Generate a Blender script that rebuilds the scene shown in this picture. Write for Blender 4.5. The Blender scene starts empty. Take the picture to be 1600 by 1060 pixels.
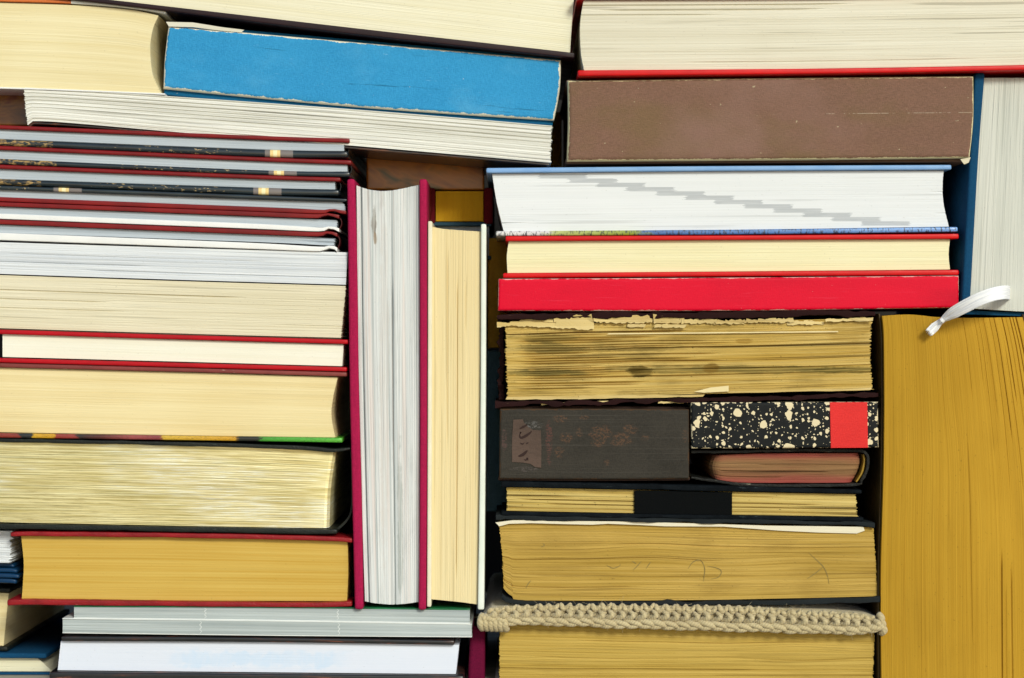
import bpy, bmesh, math, random
from mathutils import Vector
S = bpy.context.scene
COL = S.collection

# ------------------------------------------------------------------ camera, world, sun, exposure
K = 0.00035            # metres per photo pixel on the plane of the book fronts
D = 1.0                # camera distance from that plane
ZC = 0.1897            # camera height (the surface the books rest on is z = 0)
cam = bpy.data.cameras.new('camera'); camo = bpy.data.objects.new('camera', cam); COL.objects.link(camo)
camo.location = (0, -D, ZC); camo.rotation_euler = (math.radians(90), 0, 0)
cam.sensor_width = 36; cam.lens = 36 * D / (1600 * K); cam.clip_start = 0.01; cam.clip_end = 500
cam.dof.use_dof = True; cam.dof.focus_distance = D; cam.dof.aperture_fstop = 9
S.camera = camo
SUN_EL, SUN_AZ = 28, 24            # degrees; azimuth to the right of the camera axis
w = bpy.data.worlds.new('World'); S.world = w; w.use_nodes = True
wn = w.node_tree.nodes; wn.clear()
wo = wn.new('ShaderNodeOutputWorld'); bg = wn.new('ShaderNodeBackground'); sk = wn.new('ShaderNodeTexSky')
sk.sky_type = 'NISHITA'; sk.sun_disc = False
sk.sun_elevation = math.radians(SUN_EL); sk.sun_rotation = math.radians(180 - SUN_AZ)
bg.inputs['Strength'].default_value = 0.15
w.node_tree.links.new(sk.outputs[0], bg.inputs[0]); w.node_tree.links.new(bg.outputs[0], wo.inputs[0])
sl = bpy.data.lights.new('sun', 'SUN'); sl.energy = 3.0; sl.angle = math.radians(14); sl.color = (0.985, 1.0, 0.87)
so = bpy.data.objects.new('sun', sl); COL.objects.link(so)
e, a = math.radians(SUN_EL), math.radians(SUN_AZ)
so.rotation_euler = Vector((math.cos(e)*math.sin(a), -math.cos(e)*math.cos(a), math.sin(e))).to_track_quat('Z', 'Y').to_euler()
so.location = (1, -2, 2)
S.view_settings.view_transform = 'Standard'; S.view_settings.look = 'None'
S.view_settings.gamma = 1; S.view_settings.use_curve_mapping = False
S.view_settings.exposure = -0.22
S.render.engine = 'CYCLES'

# ------------------------------------------------------------------ small tools
def lin(h, s=1.0):
    h = h.lstrip('#'); o = []
    for i in (0, 2, 4):
        c = int(h[i:i+2], 16) / 255
        o.append(min(0.9, s * (c/12.92 if c <= 0.04045 else ((c+0.055)/1.055)**2.4)))
    return (*o, 1)

def W(px, py, y=0.0):
    f = K * (D + y) / D
    return Vector(((px-800)*f, y, ZC + (530-py)*f))

def resample(pts, n, smooth=True):
    pts = [Vector((*p, 0)[:3]) for p in pts]
    if len(pts) > 2 and smooth:
        q = []
        for i in range(len(pts)-1):
            p0 = pts[max(i-1, 0)]; p1 = pts[i]; p2 = pts[i+1]; p3 = pts[min(i+2, len(pts)-1)]
            for k in range(8):
                t = k/8
                q.append(0.5*((2*p1)+(p2-p0)*t+(2*p0-5*p1+4*p2-p3)*t*t+(3*p1-p0-3*p2+p3)*t**3))
        pts = q + [pts[-1]]
    L = [0]
    for i in range(1, len(pts)): L.append(L[-1] + (pts[i]-pts[i-1]).length)
    out = []; j = 0
    ts = n if isinstance(n, list) else [k/(n-1) for k in range(n)]
    for t in ts:
        s = t * L[-1]
        while j < len(L)-2 and L[j+1] < s: j += 1
        d = L[j+1]-L[j]
        f = 0 if d < 1e-9 else (s-L[j])/d
        out.append(pts[j].lerp(pts[j+1], max(0, min(1, f))))
    return out

def smooth_noise(rng, n, ctrl):
    c = [rng.gauss(0, 1) for _ in range(ctrl+1)]
    o = []
    for i in range(n):
        x = i/(n-1)*ctrl; k = min(int(x), ctrl-1); f = x-k; f = f*f*(3-2*f)
        o.append(c[k]*(1-f)+c[k+1]*f)
    return o

def back(px, py, y):     # the photo pixel's sight line met at depth y, in front-plane pixel units
    f = (D+y)/D; return (800+(px-800)*f, 530+(py-530)*f)

class MB:
    """collects vertices and faces (world space), builds one mesh object"""
    def __init__(s): s.v = []; s.f = []; s.uv = []; s.uv2 = []; s.m = []; s.sm = []
    def vert(s, p): s.v.append(Vector(p)); return len(s.v)-1
    def face(s, idx, uv=None, uv2=None, m=0, smooth=False):
        s.f.append(tuple(idx)); s.uv.append(uv or [(0, 0)]*len(idx)); s.uv2.append(uv2 or [(1, 1)]*len(idx)); s.m.append(m); s.sm.append(smooth)
    def build(s, name, mats, parent=None, recalc=True, loc=None):
        me = bpy.data.meshes.new(name)
        o = bpy.data.objects.new(name, me); COL.objects.link(o)
        off = Vector(loc) if loc is not None else Vector((0, 0, 0))
        if parent is not None:
            o.parent = parent; off = Vector(parent['_w'])
        else: o.location = off
        me.from_pydata([p-off for p in s.v], [], s.f)
        u = me.uv_layers.new(name='UVMap'); u2 = me.uv_layers.new(name='Edge')
        k = 0
        for i, poly in enumerate(me.polygons):
            poly.material_index = s.m[i]; poly.use_smooth = s.sm[i]
            for j in range(len(s.f[i])):
                u.data[k].uv = s.uv[i][j]; u2.data[k].uv = s.uv2[i][j]; k += 1
        for mt in (mats if isinstance(mats, (list, tuple)) else [mats]): me.materials.append(mt)
        if recalc:
            bm = bmesh.new(); bm.from_mesh(me); bmesh.ops.recalc_face_normals(bm, faces=bm.faces); bm.to_mesh(me); bm.free()
        return o

def thing(name, label, cat, px, py, y=0.0, group=None):
    o = bpy.data.objects.new(name, None); COL.objects.link(o)
    p = W(px, py, 0); p.y = y
    o.location = p; o['_w'] = tuple(p); o.empty_display_size = 0.02
    o['label'] = label; o['category'] = cat
    if group: o['group'] = group
    return o

# ------------------------------------------------------------------ materials
_seed = [0]
class G:
    def __init__(s, name):
        s.mat = bpy.data.materials.new(name); s.mat.use_nodes = True
        s.t = s.mat.node_tree; s.t.nodes.clear()
        s.out = s.n('ShaderNodeOutputMaterial'); s.b = s.n('ShaderNodeBsdfPrincipled')
        s.l(s.b.outputs[0], s.out.inputs[0])
        _seed[0] += 1; s.r = random.Random(_seed[0]*77)
    def n(s, t, **k):
        q = s.t.nodes.new(t)
        for a_, v in k.items(): setattr(q, a_, v)
        return q
    def l(s, a_, b_): s.t.links.new(a_, b_)
    def uv(s, name='UVMap'): return s.n('ShaderNodeUVMap', uv_map=name).outputs[0]
    def obj(s): return s.n('ShaderNodeTexCoord').outputs['Object']
    def noise(s, vec, scale, detail=2, rough=0.5, dist=0.0):
        mp = s.n('ShaderNodeMapping'); s.l(vec, mp.inputs[0])
        mp.inputs['Scale'].default_value = scale if isinstance(scale, (tuple, list)) else (scale,)*3
        mp.inputs['Location'].default_value = (s.r.uniform(0, 50), s.r.uniform(0, 50), s.r.uniform(0, 50))
        q = s.n('ShaderNodeTexNoise'); q.inputs['Scale'].default_value = 1; q.inputs['Detail'].default_value = detail
        q.inputs['Roughness'].default_value = rough; q.inputs['Distortion'].default_value = dist
        s.l(mp.outputs[0], q.inputs['Vector']); return q.outputs[0]
    def math(s, op, a_, b_=None, c_=None, clamp=False):
        q = s.n('ShaderNodeMath', operation=op, use_clamp=clamp)
        for i, x in enumerate((a_, b_, c_)):
            if x is None: continue
            if isinstance(x, (int, float)): q.inputs[i].default_value = x
            else: s.l(x, q.inputs[i])
        return q.outputs[0]
    def rng(s, x, lo, hi, a_=0.0, b_=1.0, smooth=True):
        q = s.n('ShaderNodeMapRange'); q.interpolation_type = 'SMOOTHSTEP' if smooth else 'LINEAR'
        s.l(x, q.inputs['Value']); q.inputs['From Min'].default_value = lo; q.inputs['From Max'].default_value = hi
        q.inputs['To Min'].default_value = a_; q.inputs['To Max'].default_value = b_
        return q.outputs['Result']
    def mix(s, f, a_, b_, blend='MIX'):
        q = s.n('ShaderNodeMix', data_type='RGBA', blend_type=blend)
        for i, x in ((0, f), (6, a_), (7, b_)):
            if isinstance(x, (int, float, tuple)): q.inputs[i].default_value = x
            else: s.l(x, q.inputs[i])
        return q.outputs[2]
    def bump(s, h, strength, dist):
        q = s.n('ShaderNodeBump'); q.inputs['Strength'].default_value = strength; q.inputs['Distance'].default_value = dist
        s.l(h, q.inputs['Height']); s.l(q.outputs[0], s.b.inputs['Normal'])
    def fin(s, col, rough=0.6, spec=0.3, coat=0.0, metal=0.0):
        if isinstance(col, tuple): s.b.inputs['Base Color'].default_value = col
        else: s.l(col, s.b.inputs['Base Color'])
        if isinstance(rough, (int, float)): s.b.inputs['Roughness'].default_value = rough
        else: s.l(rough, s.b.inputs['Roughness'])
        s.b.inputs['Specular IOR Level'].default_value = spec; s.b.inputs['Coat Weight'].default_value = coat
        s.b.inputs['Coat Roughness'].default_value = 0.15
        s.b.inputs['Metallic'].default_value = metal
        return s.mat

PS = 0.86
def paper(name, base, dark, lines=0.5, bands=0.4, gaps=0.3, stain=0.0, staincol='8a6a20', fine=1500, gapcol=None, speck=0.14, bump=0.25, extra=None):
    g = G(name); uv = g.uv(); lines *= 0.62; bands *= 0.8; gaps *= 0.8; bump *= 0.4
    A = g.noise(uv, (7, fine, 1), 2, 0.6); B = g.noise(uv, (2.5, 260, 1), 3, 0.55); B2 = g.noise(uv, (14, 14, 1), 3)
    c = g.noise(uv, (9, 620, 1), 1, 0.4)
    f = g.math('ADD', g.math('MULTIPLY', g.rng(A, 0.3, 0.72), lines), g.math('MULTIPLY', g.rng(B, 0.35, 0.7), bands), clamp=True)
    f = g.math('ADD', f, g.math('MULTIPLY', g.math('SUBTRACT', B2, 0.42), 0.85), clamp=True)
    col = g.mix(f, lin(base, PS), lin(dark, PS))
    if gaps:
        gm = g.math('MULTIPLY', g.rng(c, 0.63, 0.71), gaps)
        col = g.mix(gm, col, lin(gapcol or dark, 0.45))
    if stain:
        st = g.noise(uv, (22, 60, 1), 4, 0.6, 0.4)
        st2 = g.noise(uv, (8, 700, 1), 2, 0.6)
        sm = g.math('MULTIPLY', g.rng(g.math('ADD', g.math('MULTIPLY', st, 0.62), g.math('MULTIPLY', st2, 0.38)), 0.5, 0.68), stain)
        col = g.mix(sm, col, lin(staincol, 0.8))
    if speck:
        sp = g.noise(uv, (700, 900, 1), 1)
        col = g.mix(g.math('MULTIPLY', g.rng(sp, 0.73, 0.77), speck), col, lin('3a2a14'))
    if extra: col = extra(g, uv, col)
    g.bump(A, bump, 0.0006)
    return g.fin(col, 0.85, 0.15)

def cloth(name, base, dark, wear=None, wearw=0.0011, weave=1.0, rough=0.8, mottled=0.4, extra=None, spec=0.12, wmin=0.0):
    g = G(name); uv = g.uv()
    h1 = g.noise(uv, (450, 2600, 1), 1); h2 = g.noise(uv, (2600, 700, 1), 1); m = g.noise(uv, (30, 40, 1), 4, 0.6)
    wv = g.math('ADD', h1, h2)
    f = g.math('ADD', g.math('MULTIPLY', g.rng(wv, 0.7, 1.3), 0.4*weave), g.math('MULTIPLY', g.math('SUBTRACT', m, 0.5), mottled*1.6), clamp=True)
    col = g.mix(f, lin(base, PS), lin(dark, PS))
    if extra: col = extra(g, uv, col)
    if wear:
        ed = g.n('ShaderNodeSeparateXYZ'); g.l(g.uv('Edge'), ed.inputs[0])
        d = g.math('MINIMUM', ed.outputs[0], ed.outputs[1])
        nz = g.noise(uv, (140, 140, 1), 4, 0.7)
        nz2 = g.noise(uv, (1500, 1500, 1), 2)
        th = g.math('MULTIPLY', g.rng(g.math('ADD', g.math('MULTIPLY', nz, 0.8), g.math('MULTIPLY', nz2, 0.2)), 0.34, 0.7, wmin, 1.0), wearw*1.6)
        mk = g.math('LESS_THAN', d, th)
        sc = g.math('MULTIPLY', g.rng(g.noise(uv, (500, 700, 1), 2), 0.76, 0.8), 0.6)
        col = g.mix(g.math('MAXIMUM', mk, sc), col, lin(wear, PS))
    g.bump(wv, 0.35*weave, 0.0005)
    return g.fin(col, rough, spec)

def glossy(name, base, dark=None, rough=0.35, coat=0.3, scuff=0.0, scuffcol='e8c0b0', bumps=0.0, spec=0.22):
    coat *= 0.35; rough = max(rough, 0.38)
    g = G(name); uv = g.uv()
    m = g.noise(uv, (60, 90, 1), 4, 0.65)
    col = g.mix(g.rng(m, 0.3, 0.75), lin(base, PS), lin(dark or base, PS))
    if scuff:
        sc = g.noise(uv, (90, 500, 1), 3, 0.7)
        col = g.mix(g.math('MULTIPLY', g.rng(sc, 0.66, 0.72), scuff), col, lin(scuffcol, PS))
    if bumps: g.bump(g.noise(uv, 1100, 3, 0.6), bumps, 0.0006)
    else: g.bump(g.noise(uv, 300, 3, 0.6), 0.08, 0.0006)
    r = g.rng(m, 0.3, 0.75, rough*0.85, rough*1.2)
    return g.fin(col, r, spec, coat)

def printed(name, stops, scale=(18, 260), rough=0.35, detail=3, dist=0.6, coat=0.25):
    """picture-printed board: noise through a ramp of colours"""
    g = G(name); uv = g.uv()
    n = g.noise(uv, (*scale, 1), detail, 0.65, dist)
    cr = g.n('ShaderNodeValToRGB'); el = cr.color_ramp.elements
    while len(el) > 1: el.remove(el[-1])
    for i, (p, c) in enumerate(stops):
        q = el[0] if i == 0 else el.new(p)
        q.position = p; q.color = lin(c, PS)
    g.l(n, cr.inputs[0])
    return g.fin(cr.outputs[0], rough, 0.5, coat)

def runs(name, stops, jitter=0.01, noisecol=None, rough=0.3, coat=0.4, nscale=(700, 2500), namt=0.5, length=0.2):
    """board whose print changes along its length: hard stops along u (metres)"""
    g = G(name); uv = g.uv()
    sx = g.n('ShaderNodeSeparateXYZ'); g.l(uv, sx.inputs[0])
    jn = g.math('MULTIPLY', g.math('SUBTRACT', g.noise(uv, (240, 500, 1), 3, 0.7), 0.5), jitter)
    u = g.math('DIVIDE', g.math('ADD', sx.outputs[0], jn), length)
    cr = g.n('ShaderNodeValToRGB'); cr.color_ramp.interpolation = 'LINEAR'; el = cr.color_ramp.elements
    while len(el) > 1: el.remove(el[-1])
    for i, (p, c) in enumerate(stops):
        q = el[0] if i == 0 else el.new(p)
        q.position = p; q.color = lin(c, PS)
    g.l(u, cr.inputs[0]); col = cr.outputs[0]
    if noisecol:
        nn = g.noise(uv, (*nscale, 1), 3, 0.7)
        col = g.mix(g.math('MULTIPLY', g.rng(nn, 0.5, 0.6), namt), col, lin(noisecol, PS))
    return g.fin(col, rough, 0.5, coat)

RELIEF = 0.4          # how far single leaves stand proud of each other
BL = {}
def blots(key, items):
    """stains and rubbed patches of their own shape: (photo x, y, half width, half height, amount, colour), rough edged"""
    def ex(g, uv, col):
        bx, by = BL[key]
        ob = g.n('ShaderNodeSeparateXYZ'); g.l(g.obj(), ob.inputs[0])
        n1 = g.math('SUBTRACT', g.noise(uv, (60, 260, 1), 4, 0.7), 0.5); n2 = g.math('SUBTRACT', g.noise(uv, (110, 160, 1), 4, 0.7), 0.5)
        n3 = g.rng(g.noise(uv, (40, 1400, 1), 2, 0.6), 0.3, 0.62, 0.35, 1)
        for (px, py, rx, ry, am, c) in items:
            dx = g.math('DIVIDE', g.math('SUBTRACT', ob.outputs[0], (px-bx)*K), rx*K)
            dz = g.math('DIVIDE', g.math('SUBTRACT', ob.outputs[2], (by-py)*K), ry*K)
            d = g.math('ADD', g.math('ADD', g.math('MULTIPLY', dx, dx), g.math('MULTIPLY', dz, dz)), g.math('ADD', g.math('MULTIPLY', n1, 2.2), g.math('MULTIPLY', n2, 2.2)))
            f = g.math('MULTIPLY', g.math('MULTIPLY', g.rng(d, 0.35, 1.15, am, 0), n3), 1.0)
            col = g.mix(f, col, lin(c, PS))
        return col
    return ex
# ------------------------------------------------------------------ shape builders
def page_block(parent, mat, A, B, C=None, Dc=None, y0=0.004, depth=0.16, rough=0.00006, sig=0.00008, rag=0.12, wave=0.0,
               grooves=(), density=1.0, seed=0, bow=0.0, name='page_block', nu=64, marks=None, uround=0.0):
    """pages seen edge-on. A,B: outer pages (v=0, v=1) as photo curves; C,Dc: the two ends. Every layer is its own row."""
    rng = random.Random(seed*13+5); rough *= RELIEF; sig *= RELIEF
    la = (Vector((*A[0], 0))-Vector((*B[0], 0))).length; lb = (Vector((*A[-1], 0))-Vector((*B[-1], 0))).length
    nv = max(8, int(max(la, lb)*density/1.25))
    a_ = resample(A, nu); b_ = resample(B, nu)
    c_ = resample(C or [A[0], B[0]], nv); d_ = resample(Dc or [A[-1], B[-1]], nv)
    length = sum((a_[i+1]-a_[i]).length for i in range(nu-1))*K; thick = max(la, lb)*K
    ou, ov = rng.uniform(0, 5), rng.uniform(0, 5)
    wv = [smooth_noise(rng, nu, 5) for _ in range(max(3, nv//14)+2)]
    mb = MB(); idx = [[0]*nu for _ in range(nv)]; uvs = {}
    perp = (b_[nu//2]-a_[nu//2]).normalized()
    along = (a_[-1]-a_[0]).normalized()
    s_off = 0; s_left = 0
    for j in range(nv):
        v = j/(nv-1)
        if s_left <= 0: s_off = rng.gauss(0, sig); s_left = rng.randint(5, 16)
        s_left -= 1
        lay = smooth_noise(rng, nu, 7); base = rng.gauss(0, 0.5)
        r0, r1 = rng.gauss(0, rag), rng.gauss(0, rag)
        k = v*(len(wv)-2); kk = int(k); kf = k-kk
        for i in range(nu):
            u = i/(nu-1)
            p = (a_[i]*(1-v)+b_[i]*v)+(c_[j]*(1-u)+d_[j]*u) - ((a_[0]*(1-u)+a_[-1]*u)*(1-v)+(b_[0]*(1-u)+b_[-1]*u)*v)
            edge = math.sin(math.pi*v)
            if wave: p = p + perp*(wave*edge*(wv[kk][i]*(1-kf)+wv[kk+1][i]*kf))
            p = p + along*(r0*(1-u)**8 + r1*u**8)
            y = y0 + s_off*0.7 + rough*(base+lay[i]) + bow*(math.sin(math.pi*v))
            for (gv, gd, g0, g1, gw) in grooves:
                if abs(v-gv) < gw and g0 <= u <= g1:
                    fade = min(1, (u-g0)/0.06 if g0 > 0 else 1, (g1-u)/0.06 if g1 < 1 else 1)
                    y += gd*max(0, fade)*(1-abs(v-gv)/gw)
            if uround:
                du = min(u, 1-u)*length
                if du < uround: y += uround*(1-math.sqrt(max(0, 1-(1-du/uround)**2)))
            idx[j][i] = mb.vert(W(p.x, p.y, 0)+Vector((0, y, 0)))
            uvs[idx[j][i]] = (ou+u*length, ov+v*thick)
    for j in range(nv-1):
        for i in range(nu-1):
            q = [idx[j][i], idx[j][i+1], idx[j+1][i+1], idx[j+1][i]]
            mb.face(q, [uvs[k] for k in q])
    ring = [idx[0][i] for i in range(nu)]+[idx[j][nu-1] for j in range(1, nv)]+[idx[nv-1][i] for i in range(nu-2, -1, -1)]+[idx[j][0] for j in range(nv-2, 0, -1)]
    back = []
    for k in ring:
        p = mb.v[k].copy(); p.y = y0+depth; back.append(mb.vert(p))
    n = len(ring)
    for k in range(n):
        k2 = (k+1) % n
        q = [ring[k], back[k], back[k2], ring[k2]]
        ua, ub = uvs[ring[k]], uvs[ring[k2]]
        on_end = (nu-1 <= k < nu-1+nv-1) or k >= 2*(nu-1)+nv-1
        if on_end: uv = [ua, (ua[0]+depth, ua[1]), (ub[0]+depth, ub[1]), ub]
        else: uv = [ua, (ua[0], ua[1]+depth), (ub[0], ub[1]+depth), ub]
        mb.face(q, uv)
    tb, bb = back[:nu], back[nu-1+nv-1:nu-1+nv-1+nu][::-1]
    mb.face(back)
    mats = [mat]
    if marks:
        mats.append(marks[0])
        for st in marks[1]: stroke(mb, st, y0-0.0002, 1)
    return mb.build(name, mats, parent)

def stroke(mb, pts, y, m, wpx=1.0):
    """a pencil line: a thin flat band lying on the pages"""
    q = resample(pts, 14); prev = None
    for i, p in enumerate(q):
        t = (q[min(i+1, 13)]-q[max(i-1, 0)]).normalized(); n = Vector((-t.y, t.x, 0))*wpx*0.5*(0.4+math.sin(math.pi*(i+0.5)/14))
        a_ = mb.vert(W(p.x+n.x, p.y+n.y)+Vector((0, y, 0))); b_ = mb.vert(W(p.x-n.x, p.y-n.y)+Vector((0, y, 0)))
        if prev: mb.face([prev[0], a_, b_, prev[1]], m=m)
        prev = (a_, b_)

def board(parent, mat, pts, y0=0.0, depth=0.165, vert=False, r=None, n=70, name='cover', label=None, path=False, ends=True, seed=0, rugged=0.0, uvlen0=0.0):
    """a cover board seen edge-on. pts: (x, top, bottom), or (y, left, right) with vert, or (x, y, thickness) along a path"""
    cs, hs = [], []
    if path:
        c = resample([(p[0], p[1]) for p in pts], n); tt = resample([(p[0], p[1], p[2]) for p in pts], n, True)
        th = resample([(i, p[2]) for i, p in enumerate(pts)], n)
        for i in range(n):
            t = (c[min(i+1, n-1)]-c[max(i-1, 0)]).normalized()
            cs.append(c[i]); hs.append(Vector((t.y, -t.x, 0))*th[i].y*0.5)
    else:
        if vert: a_ = [(p[1], p[0]) for p in pts]; b_ = [(p[2], p[0]) for p in pts]
        else: a_ = [(p[0], p[1]) for p in pts]; b_ = [(p[0], p[2]) for p in pts]
        a_ = resample(a_, n); b_ = resample(b_, n)
        for i in range(n): cs.append((a_[i]+b_[i])*0.5); hs.append((a_[i]-b_[i])*0.5)
    rng = random.Random(seed+3)
    if rugged:
        o1 = smooth_noise(rng, n, n//5); o2 = [q*.7+rng.gauss(0, .5) for q in smooth_noise(rng, n, n//2)]
        for i in range(n):
            hn = hs[i].normalized(); cs[i] = cs[i]+hn*o1[i]*rugged*0.6; hs[i] = hs[i]+hn*o2[i]*rugged*0.5
    tmin = min(h.length for h in hs)*K
    r = min(tmin*0.85, r if r is not None else tmin*0.6)
    # rounded ends: extra rings
    rings = []
    L = 0; Ls = []
    for i in range(n):
        if i: L += (cs[i]-cs[i-1]).length*K
        Ls.append(L)
    rp = r/K
    if ends:
        t0 = (cs[0]-cs[1]).normalized(); t1 = (cs[-1]-cs[-2]).normalized()
        for ang in (90, 60, 30): 
            s_, c_ = math.sin(math.radians(ang)), math.cos(math.radians(ang))
            rings.append((cs[0]+t0*rp*s_, hs[0], r*(1-c_), -r*s_))
    for i in range(n): rings.append((cs[i], hs[i], 0, Ls[i]))
    if ends:
        for ang in (30, 60, 90):
            s_, c_ = math.sin(math.radians(ang)), math.cos(math.radians(ang))
            rings.append((cs[-1]+t1*rp*s_, hs[-1], r*(1-c_), L+r*s_))
    mb = MB(); prev = None
    jit = smooth_noise(rng, len(rings), max(4, n//5))
    for ri, (c, h, ins, s_) in enumerate(rings):
        hl = h.length*K; hd = h.normalized(); hw = hl-ins*0.9
        rr = min(r, hw*0.95)
        prof = [(depth, hw)]
        for ang in (0, 22, 45, 68, 90):
            an = math.radians(ang); prof.append((rr*(1-math.sin(an))+ins, hw-rr+rr*math.cos(an)))
        for ang in (90, 68, 45, 22, 0):
            an = math.radians(ang); prof.append((rr*(1-math.sin(an))+ins, -(hw-rr+rr*math.cos(an))))
        prof.append((depth, -hw))
        yj = jit[ri]*rugged*0.0003
        row = []; vv = 0; lastp = None
        for (py_, pt) in prof:
            q = c+hd*(pt/K); row_p = W(q.x, q.y, 0)+Vector((0, y0+py_+(yj if py_ < depth else 0), 0))
            if lastp is not None: vv += (row_p-lastp).length
            lastp = row_p
            row.append((mb.vert(row_p), (s_+uvlen0, vv)))
        if prev:
            for k in range(len(row)-1):
                mb.face([prev[k][0], row[k][0], row[k+1][0], prev[k+1][0]], [prev[k][1], row[k][1], row[k+1][1], prev[k+1][1]], smooth=True)
            mb.face([prev[-1][0], row[-1][0], row[0][0], prev[0][0]], [prev[-1][1], row[-1][1], row[0][1], prev[0][1]])
        else: mb.face([k[0] for k in row], [k[1] for k in row])
        prev = row
    mb.face([k[0] for k in reversed(prev)], [k[1] for k in reversed(prev)])
    o = mb.build(name, mat, parent)
    if label: o['label'] = label
    return o

def panel(parent, mat, T, Bt, Lf=None, Rt=None, y0=0.0, depth=0.006, r=0.0012, bulge=0.0, name='spine', label=None, seed=0, dents=0.0, loc=None, nside=True):
    """a flat or slightly rounded face (spine) with rounded front edges"""
    rng = random.Random(seed+9)
    lu = (Vector((*T[-1], 0))-Vector((*T[0], 0))).length*K; lv = (Vector((*Bt[0], 0))-Vector((*T[0], 0))).length*K
    def steps(L, n):
        e_ = [0, .12, .3, .55, .8, 1.0]
        return [x*r/L for x in e_] + [r/L+(1-2*r/L)*k/n for k in range(1, n)] + [1-x*r/L for x in reversed(e_)]
    us, vs = steps(lu, 60), steps(lv, 16)
    nu, nv = len(us), len(vs)
    a_ = resample(T, us); b_ = resample(Bt, us); c_ = resample(Lf or [T[0], Bt[0]], vs); d_ = resample(Rt or [T[-1], Bt[-1]], vs)
    dn = [smooth_noise(rng, nu, 12) for _ in range(nv)]
    mb = MB(); idx = [[0]*nu for _ in range(nv)]; info = {}
    def rnd(d): return 0 if d >= r else r*(1-math.sqrt(max(0, 1-(1-d/r)**2)))
    for j, v in enumerate(vs):
        for i, u in enumerate(us):
            p = (a_[i]*(1-v)+b_[i]*v)+(c_[j]*(1-u)+d_[j]*u) - ((a_[0]*(1-u)+a_[-1]*u)*(1-v)+(b_[0]*(1-u)+b_[-1]*u)*v)
            du, dv = min(u, 1-u)*lu, min(v, 1-v)*lv
            y = y0+max(rnd(du), rnd(dv))-bulge*math.sin(math.pi*v)+dents*0.3*dn[j][i]*(1 if r/lu < u < 1-r/lu else 0)
            k = mb.vert(W(p.x, p.y, 0)+Vector((0, y, 0))); idx[j][i] = k; info[k] = ((u*lu, v*lv), (du, dv))
    for j in range(nv-1):
        for i in range(nu-1):
            q = [idx[j][i], idx[j][i+1], idx[j+1][i+1], idx[j+1][i]]
            mb.face(q, [info[k][0] for k in q], [info[k][1] for k in q], smooth=True)
    ring = [idx[0][i] for i in range(nu)]+[idx[j][nu-1] for j in range(1, nv)]+[idx[nv-1][i] for i in range(nu-2, -1, -1)]+[idx[j][0] for j in range(nv-2, 0, -1)]
    back = []
    for k in ring:
        p = mb.v[k].copy(); p.y = y0+depth; back.append(mb.vert(p))
    n = len(ring)
    for k in range(n):
        k2 = (k+1) % n
        ua, ub = info[ring[k]][0], info[ring[k2]][0]
        mb.face([ring[k], back[k], back[k2], ring[k2]], [ua, (ua[0]+depth*.7, ua[1]+depth), (ub[0]+depth*.7, ub[1]+depth), ub], [(0, 0), (depth, depth), (depth, depth), (0, 0)])
    mb.face(back)
    o = mb.build(name, mat, parent, loc=loc)
    if label: o['label'] = label
    return o

def flake(parent, mat, poly, y0, th=0.0002, tilt=0.0, name='torn_page', curl=0.0):
    """a scrap of torn paper: thin slab, slightly curled"""
    mb = MB(); n = len(poly); f = []; b = []
    cx = sum(p[0] for p in poly)/n; cy = sum(p[1] for p in poly)/n
    for (x, y) in poly:
        yy = y0+tilt*(y-cy)*K+curl*((x-cx)*K)**2*40
        f.append(mb.vert(W(x, y)+Vector((0, yy, 0)))); b.append(mb.vert(W(x, y)+Vector((0, yy+th, 0))))
    u = [((x)*K, y*K) for x, y in poly]
    mb.face(f, u); mb.face(b[::-1], u[::-1])
    for i in range(n):
        j = (i+1) % n; mb.face([f[i], b[i], b[j], f[j]], [u[i], u[i], u[j], u[j]])
    return mb.build(name, mat, parent)

def tube(mb, pts, r, sides=7, closed=False, m=0, rad=None):
    n = len(pts); rows = []; L = 0
    up = Vector((0, 1, 0.13)).normalized()
    for i, p in enumerate(pts):
        t = (pts[min(i+1, n-1)]-pts[max(i-1, 0)])
        t = t.normalized() if t.length > 1e-9 else Vector((1, 0, 0))
        a_ = t.cross(up); a_ = a_.normalized() if a_.length > 1e-6 else Vector((0, 0, 1)); b_ = t.cross(a_)
        if i: L += (p-pts[i-1]).length
        rr = r*(rad[i] if rad else 1)
        rows.append([(mb.vert(p+(a_*math.cos(2*math.pi*k/sides)+b_*math.sin(2*math.pi*k/sides))*rr), (L, r*6.28*k/sides)) for k in range(sides)])
    for i in range(n-1):
        for k in range(sides):
            k2 = (k+1) % sides
            q = [rows[i][k], rows[i+1][k], rows[i+1][k2], rows[i][k2]]
            uv = [x[1] for x in q]
            if k2 == 0: uv[2] = (uv[2][0], r*6.28); uv[3] = (uv[3][0], r*6.28)
            mb.face([x[0] for x in q], uv, smooth=True, m=m)
    mb.face([x[0] for x in rows[0]][::-1], m=m); mb.face([x[0] for x in rows[-1]], m=m)

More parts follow.
